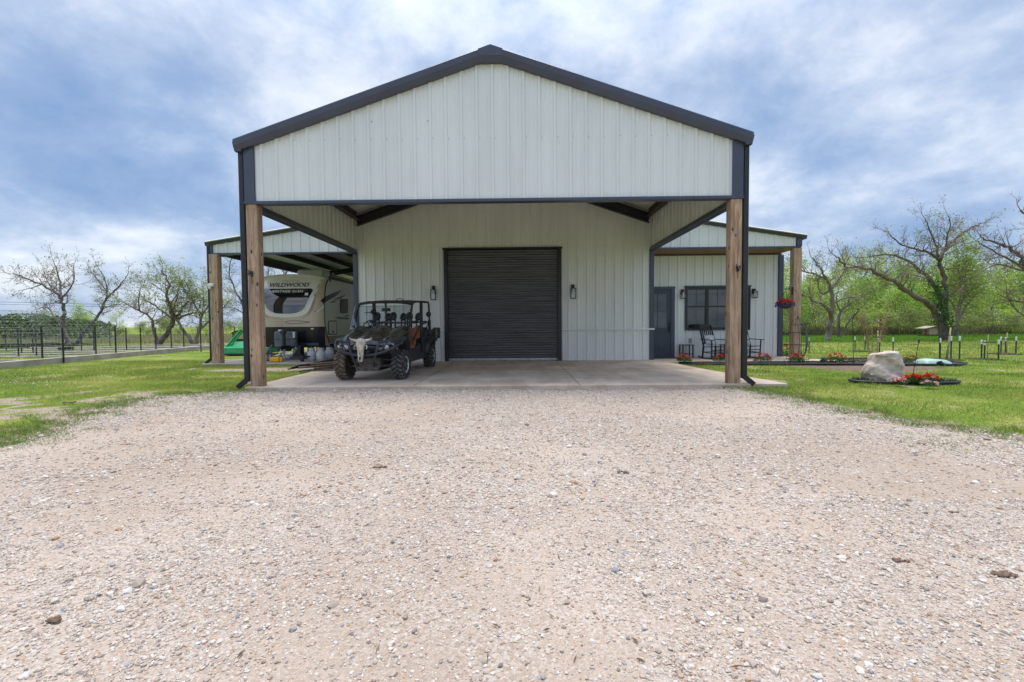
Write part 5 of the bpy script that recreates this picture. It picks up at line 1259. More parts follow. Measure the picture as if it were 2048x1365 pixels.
# ------------------------------------------------------------------ porch furniture
def rocker(x, y, rz, label):
    t = thing('rocking_chair', label, 'rocking chair', (x, y, -.006), rz, group='black rocking chairs on the porch')
    def lb_(b, n, m, p=None, s=False): return b.build(n, m, p or t, smooth=s, world=False)
    for s in (-1, 1):
        b = MB(); pts = []
        for i in range(11):
            u = i/10; yy = -.38+.84*u; pts.append((s*.25, yy, .012+.16*(u-.45)**2*1.3))
        for a, c in zip(pts, pts[1:]): b.beam(a, c, .035, .035)
        lb_(b, 'rocker', K['black'])
        b = MB(); b.beam((s*.25, -.24, .03), (s*.27, -.26, .62), .042, .042); lb_(b, 'leg', K['black'])
        b = MB(); b.beam((s*.25, .24, .03), (s*.235, .20, .42), .042, .042, up=(0, 1, 0)); b.beam((s*.235, .20, .42), (s*.225, .44, 1.10), .05, .03, up=(1, 0, 0)); lb_(b, 'back_post', K['black'])
        b = MB(); b.beam((s*.29, -.32, .635), (s*.27, .27, .645), .085, .024); b.box(s*.29-.05, s*.29+.05, -.37, -.28, .623, .647, bev=.01); lb_(b, 'arm', K['black'])
    b = MB()
    for i in range(7): b.beam((-.27, -.27+.075*i, .425-.006*i), (.27, -.27+.075*i, .425-.006*i), .066, .02)
    lb_(b, 'seat', K['black'])
    b = MB(); b.beam((-.235, .45, 1.08), (.235, .45, 1.08), .03, .12); b.prism([(-.2, 1.13), (.2, 1.13), (.12, 1.16), (-.12, 1.16)], .44, .47); b.beam((-.235, .255, .52), (.235, .255, .52), .03, .06); b.beam((-.235, .40, .955), (.235, .40, .955), .02, .03)
    for i in range(5): x0 = -.15+.075*i; b.beam((x0, .25, .54), (x0, .395, .95), .048, .014, up=(1, 0, 0))
    lb_(b, 'backrest', K['black'])
    b = MB()
    for yy, z in ((-.24, .20), (.23, .22), (-.24, .30)): b.tube([(-.25, yy, z), (.25, yy, z)], .014, 6)
    for s in (-1, 1): b.tube([(s*.25, -.24, .20), (s*.25, .23, .22)], .014, 6)
    lb_(b, 'stretcher', K['black'])
    # pillow leaning on the backrest
    x, y = x, y
    w_ = thing('throw_pillow', label.replace('black rocking chair', 'white printed pillow on the rocking chair'), 'pillow', (x, y, -.006), rz, group='printed pillows on the rocking chairs')
    b = MB()
    def pf(u, v, sgn):
        a, c = 2*u-1, 2*v-1; th = .07*(1-a*a)**.5*(1-c*c)**.5
        px_, pz_ = a*.18, .44+.17+c*.17
        return (px_, .13+(pz_-.44)*.32-sgn*th, pz_)
    b.grid(lambda u, v: pf(u, v, 1), 12, 12); b.grid(lambda u, v: pf(u, v, -1), 12, 12); b.build('cushion', K['pillow'], w_, smooth=True, world=False)
rocker(6.50, 15.72, R(15), 'black rocking chair left of the front right timber post'); rocker(7.74, 15.9, R(12), 'black rocking chair right of the front right timber post')
def side_table(x, y, label):
    t = thing('side_table', label, 'side table', (x, y, -.006), group='small black porch tables')
    b = MB()
    for i in range(4): b.box(-.21, .21, -.2+.103*i, -.2+.095+.103*i, .435, .455, bev=.004)
    b.build('table_top', K['black'], t, world=False)
    for sx in (-1, 1):
        for sy in (-1, 1): b = MB(); b.box(sx*.17-.018, sx*.17+.018, sy*.16-.018, sy*.16+.018, 0, .434); b.build('leg', K['black'], t, world=False)
    b = MB(); b.box(-.16, .16, -.15, .15, .13, .148); b.build('shelf', K['black'], t, world=False)
side_table(5.80, 16.30, 'small black slatted table beside the entry door'); side_table(7.20, 16.25, 'small black slatted table between the two rocking chairs')

# ------------------------------------------------------------------ plants
def leafcloud(C, s, cols, jit=.3, nrm=None):
    """C: n x 3 centres -> quads of size s (array) with colours"""
    n = len(C); a = NR.normal(0, 1, (n, 3)); a /= np.linalg.norm(a, axis=1)[:, None]; c = NR.normal(0, 1, (n, 3)); c -= (c*a).sum(1)[:, None]*a; c /= np.linalg.norm(c, axis=1)[:, None]
    s = s[:, None] if hasattr(s, '__len__') else s
    V = np.stack([C-a*s, C-c*s*.55, C+a*s, C+c*s*.55], 1).reshape(-1, 3); F = np.arange(4*n).reshape(n, 4)
    return V, F, np.repeat(cols, 4, 0)
def cloud_obj(name, C, s, cols, m, parent=None):
    V, F, c = leafcloud(C, s, cols)
    if parent is not None: V = V-np.array(parent_world(parent))
    o = mass_mesh(name, V, F, c, m, mode=None)
    if parent is not None: o.parent = parent
    return o
RED = (.62, .015, .012); CORAL = (.72, .14, .08); PINK = (.80, .45, .50); PURP = (.05, .02, .16); ORG = (.62, .20, .05); WHT = (.8, .76, .7)
def flowers(x, y, z, rx, ry, h, cols, wts, n, label, name='flower_clump', cat='flowers', nl=260, fs=.020):
    t = thing(name, label, cat, (x, y, z), group=None)
    a = NR.uniform(0, 6.28, nl); r_ = np.sqrt(NR.uniform(0, 1, nl)); hh = h*.75*(1-r_**2*.7)*NR.uniform(.15, 1, nl)
    C = np.stack([x+rx*r_*np.cos(a), y+ry*r_*np.sin(a), z+hh+.01], 1); g = np.array([.06, .15, .03])*NR.uniform(.5, 1.5, (nl, 1))
    cloud_obj('leaves', C, NR.uniform(.018, .034, nl), g, K['leaf'], t)
    bx = NR.integers(0, max(5, n//14), n); ba = NR.uniform(0, 6.28, bx.max()+1); br = np.sqrt(NR.uniform(0, .95, bx.max()+1)); 
    hx_ = x+rx*br[bx]*np.cos(ba[bx])+NR.normal(0, .018, n); hy_ = y+ry*br[bx]*np.sin(ba[bx])+NR.normal(0, .018, n); hz_ = z+h*(1-.5*br[bx]**2)+NR.normal(0, .014, n)
    cc = np.array(cols)[NR.choice(len(cols), bx.max()+1, p=np.array(wts)/sum(wts))][bx]*NR.uniform(.75, 1.15, (n, 1))
    cloud_obj('blossoms', np.stack([hx_, hy_, np.maximum(hz_, z+.02)], 1), NR.uniform(fs*.7, fs*1.2, n), cc, K['petal'], t)
    return t
def fl(px, py, wpx, h, cols, wts, n, label, z=-.02, **k):
    p = gp(px, py, z); s = FPX/p.y; rx = wpx/2/s
    return flowers(p.x, p.y, z, rx, rx*.6, h, cols, wts, n, label, **k)
fl(1368, 724, 32, .24, [CORAL, RED], [3, 2], 260, 'coral and red petunias at the left end of the porch bed')
fl(1439, 723, 27, .24, [RED, CORAL], [4, 1], 240, 'bright red petunias left of the front right timber post')
fl(1526, 723, 38, .25, [RED, CORAL, ORG], [4, 1, .4], 300, 'red petunias just right of the front right timber post')
fl(1593, 724, 31, .25, [RED, CORAL], [4, 1.5], 280, 'red petunias in front of the far right timber post')
fl(1673, 724, 38, .26, [RED, ORG, WHT], [5, 1, .5], 330, 'red petunias in the bed beyond the far right timber post')
fl(1791, 722, 16, .20, [ORG, RED], [3, 1], 90, 'small orange flowers just right of the boulder in the back bed')
fl(1824, 724, 40, .22, [ORG, CORAL, (.55, .4, .2)], [2, 1, 2], 200, 'pale orange flowers in the back bed right of the boulder')
fl(1646, 726, 12, .14, [PURP], [1], 60, 'dark purple pansies in the bed beside the porch corner')
fl(1882, 732, 18, .12, [PURP, (.03, .03, .2)], [1, 1], 70, 'dark purple pansies in front of the pale green bag')
fl(1752, 764, 0.1, .02, [RED], [1], 1, 'tiny red bud in front of the boulder', nl=4) if False else None
fl(1856, 766, 38, .17, [RED, CORAL, PINK], [5, 1.5, 1], 420, 'bright red and pink flowers at the right end of the boulder ring')
fl(1826, 765, 34, .16, [RED, CORAL], [4, 1], 340, 'red flowers in the middle of the boulder ring')
fl(1800, 768, 26, .11, [PINK, CORAL], [2, 2], 200, 'small coral pink flowers against the boulder foot')
fl(1860, 772, 30, .08, [PINK, WHT], [2, 1], 160, 'low pale pink flowers at the front of the boulder ring')
fl(1571, 716, 17, .50, [(.30, .04, .03), (.45, .10, .06)], [2, 1], 220, 'dark red leafy bush behind the porch corner', name='red_bush', cat='bush', z=-.08, nl=200) 
# hanging basket and its bracket
t = thing('hanging_basket', 'round hanging basket of red and purple flowers on the far right timber post', 'hanging basket', (8.47, 15.05, 1.72))
b = MB(); b.lathe([(.0, 1.62), (.13, 1.65), (.21, 1.72), (.24, 1.80), (.22, 1.79), (.1, 1.70)], 20, (8.47, 15.05, 0)); b.build('basket', K['rack'], t, smooth=True)
b = MB()
for k in range(3):
    a = 2.1*k+.4; b.tube([(8.47+.23*math.cos(a), 15.05+.23*math.sin(a), 1.80), (8.49, 15.06, 2.20)], .005, 4)
b.build('chain', K['black'], t)
b = MB(); b.box(8.845, 8.878, 15.30, 15.36, 2.10, 2.34, bev=.006); b.tube([(8.86, 15.28, 2.28), (8.75, 15.2, 2.31), (8.60, 15.1, 2.27), (8.50, 15.06, 2.24), (8.48, 15.05, 2.28), (8.46, 15.04, 2.26)], .013, 6); b.tube([(8.86, 15.28, 2.14), (8.72, 15.18, 2.20), (8.62, 15.1, 2.27)], .010, 5); b.build('bracket', K['black'], t)
n = 300; a = NR.uniform(0, 6.28, n); r_ = .26*np.sqrt(NR.uniform(0, 1, n)); C = np.stack([8.47+r_*np.cos(a), 15.05+r_*np.sin(a), 1.79+.16*(1-(r_/.27)**2)*NR.uniform(.5, 1, n)], 1)
cloud_obj('leaves', C-np.array([0, 0, .03]), NR.uniform(.02, .04, n), np.array([.05, .11, .03])*NR.uniform(.5, 1.5, (n, 1)), K['leaf'], t)
cloud_obj('blossoms', C+np.array([0, 0, .02]), NR.uniform(.018, .036, n), np.array([.52, .03, .015])*NR.uniform(.5, 1.4, (n, 1)), K['petal'], t)
n = 160; a = NR.uniform(0, 6.28, n); C = np.stack([8.47+.27*np.cos(a), 15.05+.27*np.sin(a), 1.77+NR.uniform(-.08, .05, n)], 1)
cloud_obj('purple_blossoms', C, NR.uniform(.018, .034, n), np.array([.10, .07, .26])*NR.uniform(.5, 1.6, (n, 1)), K['petal'], t)
# obelisk trellis and hose on the far right post
t = thing('obelisk_trellis', 'rusty wire obelisk trellis standing in front of the far right timber post', 'trellis', (8.86, 15.0, -.01))
b = MB(); tx, ty = 8.86, 15.0
lv = [(0, .24), (.42, .23), (.44, .23), (.86, .22)]
for sx in (-1, 1):
    for sy in (-1, 1): b.tube([(tx+sx*.24, ty+sy*.2, 0), (tx+sx*.23, ty+sy*.2, .86)], .007, 5)
    for sy in (-1, 1): b.tube([(tx+sx*.16, ty+sy*.13, .86), (tx+sx*.155, ty+sy*.13, 1.12), (tx+sx*.10, ty+sy*.08, 1.25), (tx, ty, 1.34)], .007, 5)
for z, h_ in ((.02, .24), (.48, .235), (.86, .225), (1.12, .155)):
    b.tube([(tx-h_, ty-h_*.85, z), (tx+h_, ty-h_*.85, z), (tx+h_, ty+h_*.85, z), (tx-h_, ty+h_*.85, z)], .007, 5, closed=True)
for sx in (-.07, .07): b.tube([(tx+sx, ty-.2, 0), (tx+sx, ty-.2, .9), (tx+sx, ty-.12, 1.15), (tx, ty, 1.33)], .006, 5)
b.lathe([(0, 1.33), (.025, 1.36), (0, 1.42)], 8, (tx, ty, 0)); b.build('wire_frame', K['rack'], t)
b = MB()
for k in range(9):
    cx_, rz_, rx_ = 9.24+.006*k, .50+.012*(k % 4), .14+.010*k; pts = []
    for i in range(26):
        a = 2*math.pi*i/26; pts.append((cx_+rx_*math.cos(a)+.02*math.sin(2*a), 15.42+.09*math.sin(a)+.015*k, .62+rz_*math.sin(a)))
    b.tube(pts, .013, 6, closed=True)
b.tube([(9.14, 15.36, 1.14), (9.36, 15.36, 1.16)], .02, 6)
tag(b.build('garden_hose', mat('hose_rubber', (.03, .03, .033), .4, var=.5, vscale=20, col2=(.08, .08, .085)), smooth=True), 'coiled dark garden hose hung on the far right timber post', 'hose')
# beds with mulch and black edging
def bed(name, poly, z, hgt, label):
    t = thing(name, label, 'flower bed', (poly[0][0], poly[0][1], -.08))
    b = MB(); cx_ = sum(p[0] for p in poly)/len(poly); cy_ = sum(p[1] for p in poly)/len(poly)
    b.face([(x, y, z) for x, y in poly]); m_ = b.build('mulch', K['mulch'], t)
    b = MB(); b.tube([(x, y, z+.01) for x, y in poly], .028, 6, closed=True)
    for (a, c) in zip(poly, poly[1:]+poly[:1]): b.beam((a[0], a[1], z-.05), (c[0], c[1], z-.05), .02, hgt)
    b.build('edging', K['edging'], t, smooth=True)
    pts = []
    while len(pts) < 900:
        x = rng.uniform(min(p[0] for p in poly), max(p[0] for p in poly)); y = rng.uniform(min(p[1] for p in poly), max(p[1] for p in poly)); pts.append((x, y))
    P = np.array(pts); P = P[poly_sd(P[:, 0], P[:, 1], poly) < -.03]
    cloud_obj('mulch_chips', np.stack([P[:, 0], P[:, 1], np.full(len(P), z+.012)], 1), NR.uniform(.015, .04, len(P)), np.array([.07, .045, .035])*NR.uniform(.4, 1.8, (len(P), 1)), K['petal'], t)['kind'] = 'stuff'
    g = P[NR.uniform(0, 1, len(P)) < .25]; g = np.repeat(g, 5, 0)+NR.normal(0, .03, (len(g)*5, 2))
    cloud_obj('bed_leaves', np.stack([g[:, 0], g[:, 1], z+NR.uniform(.01, .07, len(g))], 1), NR.uniform(.012, .026, len(g)), np.array([.05, .10, .03])*NR.uniform(.5, 1.5, (len(g), 1)), K['leaf'], t)['kind'] = 'stuff'
bed('porch_bed', [p for p in BED], -.035, .10, 'long mulched flower bed with black edging in front of the porch')
bed('boulder_ring', [tuple(p) for p in ROCKBED], -.045, .07, 'oval mulched ring with black edging round the boulder')
b = MB(); p0 = gp(1880, 729, -.03)
def bagf(u, v):
    a, c = 2*u-1, 2*v-1; return (p0.x+a*.40*(1-.1*c*c), p0.y+.25+c*.26, -.03+.15*(1-a**4)**.5*(1-c**4)**.5*(1-.25*(a+1)/2)+.008*math.sin(a*9+c*7))
b.grid(bagf, 24, 16); tag(b.build('soil_bag', K['bag'], smooth=True), 'pale green plastic bag lying in the back flower bed', 'bag')
# boulder
b = MB(); n1_, n2_ = 56, 36; bx, by = 7.655, 9.93
def rockf(u, v):
    a = 2*math.pi*u; ca, sa = math.cos(a), math.sin(a); r2 = 1/(abs(ca)**2.6+abs(sa)**2.6)**(1/2.6)
    Ht = .60+.025*ca-.02*sa
    if v < .8: h = Ht*v/.8; k = 1
    else:
        t = (v-.8)/.2; h = Ht+.035*math.sin(t*1.57)*(1-.3*ca); k = math.cos(t*1.57)**.55
    f = min(1, h/.6); wL = .375*(1-.10*f-.20*f*f) if ca < 0 else .365*(1-.06*f-.14*f**3)
    q = [float(fbm(np.array([ca*s1+20]), np.array([sa*s1+h*s2]), sd)[0]-.5) for s1, s2, sd in ((1.6, 5, 5), (3.5, 9, 8), (7, 20, 9))]
    d = 1+.22*q[0]+.13*q[1]+.07*q[2]+.035*math.sin(6*a+5*h)*f
    ledge = .022*math.tanh(6*math.sin(h*13+2.2*ca+3*q[0]))
    return (bx+ca*r2*k*(wL*d+ledge), by+sa*r2*k*((.27-.07*f)*d+ledge), -.10+h*1.04+.03*q[1])
b.grid(rockf, n1_, n2_)
tag(b.build('boulder', mat('pale_boulder', (.64, .53, .43), .9, var=.3, vscale=6, bump=1., bscale=22, col2=(.40, .35, .32), detail=12), smooth=38, merge=True), 'large pale tan boulder standing in the ring of flowers', 'boulder')

# thin garden poles
def pole(name, label, cat, pts, r_=.008, extra=None):
    b = MB(); b.tube(pts, r_, 5)
    if extra: extra(b)
    return tag(b.build(name, K['black']), label, cat)
q = gp(1707, 722, -.05); pole('shepherd_hook', 'thin black shepherd hook pole in the bed left of the boulder', 'garden hook', [q, q+Vector((-.03, 0, .9)), q+Vector((-.06, 0, 1.32)), q+Vector((-.01, 0, 1.40)), q+Vector((.07, 0, 1.36)), q+Vector((.08, 0, 1.28))])
q = gp(1825, 755, -.05); e_ = q+Vector((.12, 0, .80))
def star(b):
    b.lathe([(0, -.05), (.03, -.02), (.012, 0), (.03, .03), (0, .07)], 6, tuple(e_)); b.tube([e_+Vector((-.24, 0, -.07)), e_+Vector((0, 0, -.075))], .006, 4); b.tube([e_+Vector((-.24, 0, -.07)), e_+Vector((-.25, 0, -.05))], .006, 4)
pole('flag_stand', 'thin leaning black garden flag stand behind the boulder flowers', 'flag stand', [q, e_], .007, star)
q = gp(1879, 724, -.05); pole('shepherd_hook', 'tall black shepherd hook pole beside the pale green bag', 'garden hook', [q, q+Vector((-.03, 0, .8)), q+Vector((-.06, 0, 1.30)), q+Vector((-.12, 0, 1.36)), q+Vector((-.16, 0, 1.28))], .010)
# steel stakes with white sleeves round the saplings
def stake(px, py, pt, label):
    q = gp(px, py, -.08); z1 = at(px, pt, q.y).z
    t = thing('steel_stake', label, 'stake', q, group='green steel stakes with white tops')
    b = MB(); b.beam(q+Vector((0, 0, -.05)), (q.x, q.y, z1-.13), .035, .012, up=(0, 1, 0)); b.beam(q+Vector((0, .014, -.05)), (q.x, q.y+.014, z1-.13), .010, .03, up=(0, 1, 0)); b.build('post', K['stake'], t)
    b = MB(); b.box(q.x-.022, q.x+.022, q.y-.012, q.y+.03, z1-.15, z1, bev=.006); b.build('sleeve', K['white'], t)
for a in ((1618, 706, 676, 'lone white-topped stake just right of the far right timber post'), (1710, 702, 674, 'white-topped stake at the left of the farthest mulched sapling'), (1730, 702, 674, 'white-topped stake at the right of the farthest mulched sapling'),
          (1759, 711, 677, 'white-topped stake behind the left side of the boulder'), (1786, 710, 676, 'white-topped stake behind the right side of the boulder'),
          (1880, 722, 677, 'white-topped stake beside the tall shepherd hook'), (1902, 720, 673, 'white-topped stake touching the sapling above the pale green bag'), (1919, 720, 673, 'white-topped stake over the right end of the mulch behind the bag'),
          (1963, 719, 680, 'left stake of the thin sapling near the right edge'), (1969, 720, 682, 'second stake from the left by the thin sapling near the right edge'), (1997, 721, 680, 'right stake of the thin sapling near the right edge'),
          (2002, 708, 674, 'left stake of the rearmost staked sapling at the right edge'), (2011, 708, 675, 'middle stake of the rearmost staked sapling at the right edge'), (2032, 709, 674, 'rightmost white-topped stake in the picture')): stake(*a)
for (px, py, pt, lean, rr_, lab) in ((1893, 721, 668, .06, .035, 'young sapling with pale wrapped stem right of the tall garden hook'), (1975, 720, 682, .0, .014, 'thin young sapling tied between three stakes near the right edge'), (2013, 709, 676, .0, .02, 'rearmost young sapling among three stakes at the right edge'), (1755, 712, 672, .0, .03, 'young sapling with dark stem tied behind the boulder')):
    q = gp(px, py, -.08); z1 = at(px, pt, q.y).z
    t = thing('sapling', lab, 'sapling', q)
    b = MB(); b.tube([q, q+Vector((lean, 0, (z1-q.z)*.6)), (q.x+lean*1.8, q.y, z1+.2)], [rr_, rr_*.85, rr_*.5], 7); b.build('stem', K['sapling_bark'], t, smooth=True)
    b = MB(); b.box(q.x-.20, q.x+.26, q.y-.02, q.y, z1-.06, z1-.03); b.build('tie_strap', K['black'], t)
    if px != 1755: b = MB(); b.lathe([(.0, .045), (.3, .035), (.5, .0)], 18, (q.x+.05, q.y+.15, -.075)); b.build('mulch_ring', K['mulch'], t, smooth=True)
b = MB(); q = gp(1722, 703, -.07); b.lathe([(.0, .04), (.3, .03), (.45, .0)], 16, tuple(q)); tag(b.build('mulch_mound', K['mulch'], smooth=True), 'small round mulch mound between two stakes left of the boulder', 'mulch mound')
# feeder hut at the edge of the woods
q = gp(1860, 674, -.05); t = thing('game_feeder', 'low roofed feeder table at the edge of the woods', 'feeder', q)
b = MB(); b.prism([(q.x-.75, .62), (q.x, .80), (q.x+.62, .66), (q.x+.62, .63), (q.x, .76), (q.x-.75, .59)], q.y-.5, q.y+.5); b.build('roof', K['concrete2'], t)
b = MB(); b.box(q.x-.35, q.x+.35, q.y-.3, q.y+.3, .10, .62, bev=.03); b.build('box', K['lumber'], t)
b = MB(); b.box(q.x-.65, q.x+.55, q.y-.4, q.y+.4, .02, .10)
for sx in (-.6, .5): b.box(q.x+sx-.04, q.x+sx+.04, q.y-.35, q.y-.27, -.1, .62)
b.build('frame', K['oldwood'], t)

# ------------------------------------------------------------------ left garden
wx = lambda y: -16.30-.098*(y-14.5)
b = MB(); y = 6.0
ys = [6+1.0*i for i in range(26)]
for a, c in zip(ys, ys[1:]):
    b.add([(wx(a), a, -.12), (wx(a)-.34, a, -.12), (wx(a)-.34, a, .13), (wx(a), a, .13), (wx(c), c, -.12), (wx(c)-.34, c, -.12), (wx(c)-.34, c, .13), (wx(c), c, .13)], [(3, 2, 6, 7), (0, 3, 7, 4), (2, 1, 5, 6)]+([(0, 1, 2, 3)] if a == 6 else [])+([(4, 7, 6, 5)] if c == ys[-1] else []))
tag(b.build('garden_wall', K['concrete2'], merge=True), 'long low concrete kerb wall along the left garden', 'wall')
for i, (ya, yb_, x0, x1) in enumerate(((17.6, 17.85, -23, -17.4), (19.9, 20.1, -30, -17.6), (21.8, 22.0, -32, -18.2), (23.6, 23.9, -26, -18.4), (25.8, 26.1, -34, -19), (28.2, 28.6, -30, -14), (30.4, 30.8, -26, -12))):
    b = MB(); b.box(x0, x1, ya, yb_, -.12, -.01+.004*i, bev=.02); struct(b.build('garden_path', K['concrete2']))
def fence(posts, name, label, nw, top, mesh=.3):
    t = thing(name, label, 'fence', gp(*posts[0], -.08)); P = [gp(px, py, -.08) for px, py in posts]
    for q in P:
        b = MB(); b.beam(q+Vector((0, 0, -.05)), q+Vector((0, 0, top)), .045, .016, up=(0, 1, 0)); b.beam(q+Vector((0, .02, -.05)), q+Vector((0, .02, top)), .014, .045, up=(0, 1, 0)); b.build('fence_post', K['black'], t)
    b = MB()
    for a, c in zip(P, P[1:]):
        for k in range(nw): z = .12+(top-.18)*k/(nw-1); b.tube([a+Vector((0, 0, z)), c+Vector((0, 0, z+.02*math.sin(k)))], .0032, 3, caps=False)
        n = int((c-a).length/mesh)
        for k in range(1, n): q = a.lerp(c, k/n); b.tube([q+Vector((0, 0, .10)), q+Vector((0, 0, top-.06))], .0022, 3, caps=False)
    b.build('fence_wire', mat('galvanised_wire', (.24, .27, .27), .5), t)
fence([(-60, 738), (85, 729), (192, 718), (232, 716)], 'wire_fence', 'nearest welded wire fence on black posts above the garden wall', 8, 1.36)
fence([(37, 716), (73, 714), (127, 727)], 'wire_fence', 'short run of wire fence inside the garden beside the wire arch', 8, 1.30)
fence([(-40, 706), (12, 703), (43, 709), (66, 708), (163, 705), (188, 704), (220, 693), (253, 701), (282, 705), (312, 704), (343, 702), (368, 702), (402, 704), (470, 702), (500, 702)], 'wire_fence', 'long thin wire fence on many black posts in front of the left trees', 5, 1.25, .3)
t = thing('wire_arch', 'arched tunnel of galvanised cattle panel in the left garden', 'trellis arch', (-19.3, 18.2, -.08))
b = MB(); A0, A1, AZ = -20.9, -17.35, 1.88
def arch(u, y):
    a = math.pi*u; return ((A0+A1)/2-(A1-A0)/2*math.cos(a)*(1-.04*math.sin(a)), y, .10+(AZ-.10)*math.sin(a)**.75)
for i in range(16): y = 16.9+.20*i; b.tube([arch(k/24, y) for k in range(25)], .004, 3, caps=False)
for k in range(0, 25): b.tube([arch(k/24, 16.9), arch(k/24, 19.9)], .003, 3, caps=False)
b.build('panel_mesh', mat('panel_wire', (.30, .36, .34), .5), t)
q = gp(132, 702, -.08); b = MB(); b.lathe([(.0, .0), (.30, .0), (.36, .20), (.33, .20), (.28, .03), (0, .03)], 20, tuple(q)); tag(b.build('water_tub', K['black'], smooth=40), 'low round black tub on the grass inside the left garden', 'tub')
b = MB(); b.lathe([(0, .0), (1, 0)], 48); o = b.build('pond', mat('pond_water', (.10, .15, .22), .12, spec=1., var=.2, vscale=3, bump=.25, bscale=6)); struct(o); o.scale = (7, 4.6, 1); o.location = (-37, 31.5, -.015)

# ------------------------------------------------------------------ trees
class Tree:
    def __init__(s, seed): s.rg = random.Random(seed); s.wood = MB(); s.twig = MB(); s.tips = []
    def limb(s, pts, r0, r1, mb=None, n=8, sm=2):
        P = [Vector(p) for p in pts]
        for _ in range(sm):                         # soften the polyline
            Q = [P[0]]
            for a, c in zip(P, P[1:]): Q += [a.lerp(c, .27), a.lerp(c, .73)]
            Q.append(P[-1]); P = Q
        m = len(P); j = r0*.25
        P = [p+Vector((s.rg.uniform(-j, j), s.rg.uniform(-j, j), s.rg.uniform(-j, j))) if 0 < i < m-1 else p for i, p in enumerate(P)]
        r0, r1 = r0*.72, r1*.6; rad = [r0+(r1-r0)*(i/(m-1))**.8 for i in range(m)]
        (mb or s.wood).tube(P, rad, n, caps=False); return P, rad
    def grow(s, p, d, L, r, lvl, maxl, up=.12, wob=.28):
        rg = s.rg; k = 4 if lvl < maxl else 3; pts = [p]; q = Vector(p); dd = Vector(d).normalized()
        for i in range(k):
            dd = (dd+Vector((rg.gauss(0, wob), rg.gauss(0, wob), rg.gauss(0, wob)+up))*.6).normalized(); q = q+dd*(L/k); pts.append(q.copy())
        rad = [r*(1-.6*i/k) for i in range(k+1)]
        (s.wood if r > .03 else s.twig).tube(pts, rad, 5 if r > .03 else 3, caps=False)
        if lvl >= maxl: s.tips += pts[1:]; return
        for i in range(rg.choice((3, 4)) if lvl < maxl-1 else rg.choice((3, 4, 5))):
            t = rg.uniform(.25, 1.0); idx = min(k-1, int(t*k)); o = pts[idx].lerp(pts[idx+1], t*k-idx)
            base = (pts[idx+1]-pts[idx]).normalized(); side = Vector((rg.gauss(0, 1), rg.gauss(0, 1), rg.gauss(0, 1))); side = (side-base*side.dot(base)).normalized()
            s.grow(o, base*rg.uniform(.5, 1.1)+side*rg.uniform(.6, 1.1), L*rg.uniform(.45, .72), max(.005, r*(1-.6*t)*.62), lvl+1, maxl, up, wob)
        s.grow(pts[-1], dd, L*.6, r*.38, lvl+1, maxl, up, wob)
    def dress(s, P, rad, start=.3, gap=.7, L=(1., 2.2), maxl=2, up=.15, flat=1.0):
        tot = sum((c-a).length for a, c in zip(P, P[1:])); d = 0; L = (L[0]*.62, L[1]*.62); gap = gap*.5; nxt = tot*start
        for i in range(len(P)-1):
            a, c = P[i], P[i+1]; l = (c-a).length
            while nxt < d+l:
                o = a.lerp(c, (nxt-d)/l); base = (c-a).normalized(); rg = s.rg
                side = Vector((rg.gauss(0, 1), rg.gauss(0, .8)*flat, rg.gauss(.25, 1))); side = (side-base*side.dot(base)).normalized()
                f = 1-.45*(nxt/tot); s.grow(o, base*rg.uniform(.2, .8)+side, rg.uniform(*L)*f, min(rad[i]*.45, .032), 0, maxl, up)
                nxt += gap*rg.uniform(.5, 1.5)
            d += l
        s.grow(P[-1], (P[-1]-P[-3]), L[1]*.6, rad[-1], 0, maxl, up)
def foliage(t, tips, n, size, cols, spread, name='leaves', zbias=0.):
    if not len(tips): return
    T = np.array([tuple(p) for p in tips]); C = T[NR.integers(0, len(T), n)]+NR.normal(0, spread, (n, 3)); C[:, 2] += zbias
    base = np.array(cols)[NR.integers(0, len(cols), n)]*NR.uniform(.65, 1.35, (n, 1))
    return cloud_obj(name, C, NR.uniform(size*.6, size*1.3, n), base, K['leaf'], t)
def hero(name, label, cat, Y, base, limbs, seed, bark='bark', leaf=None, gap=.7, L=(1., 2.2), maxl=2, jit=.9, scale=1., group=None):
    """limbs: (points in the photograph, start radius, end radius, dressed from); stood up at depth Y and spread in depth"""
    q = gp(base[0], base[1], -.1); Yb_ = Y if Y else q.y; p0 = at(base[0], base[1], Yb_); p0.z = -.12
    t = thing(name, label, cat, p0, group=group); T = Tree(seed); ends = {}
    for li, (pts, r0, r1, st) in enumerate(limbs):
        W = []; dy = T.rg.uniform(-jit, jit); 
        for i, (px, py) in enumerate(pts):
            k = (px, py)
            if k in ends: w_ = ends[k].copy()
            else:
                w_ = at(px, py, Yb_+ (0 if li == 0 and i < 3 else dy*i*.35)); 
            if li == 0 and i == 0: w_ = p0.copy()
            ends[k] = w_; W.append(w_)
        P, rad = T.limb(W, r0, r1)
        if st is not None: T.dress(P, rad, st, gap, L, maxl)
    T.wood.build('trunk', K[bark], t, smooth=True); T.twig.build('twigs', K['twig'], t)
    if leaf: foliage(t, T.tips, *leaf)
    return t
c6 = lambda *a: [(1560+x/3.592, 400+y/3.592) for x, y in a]
BUD = [(.30, .36, .10), (.24, .32, .07), (.20, .20, .08)]
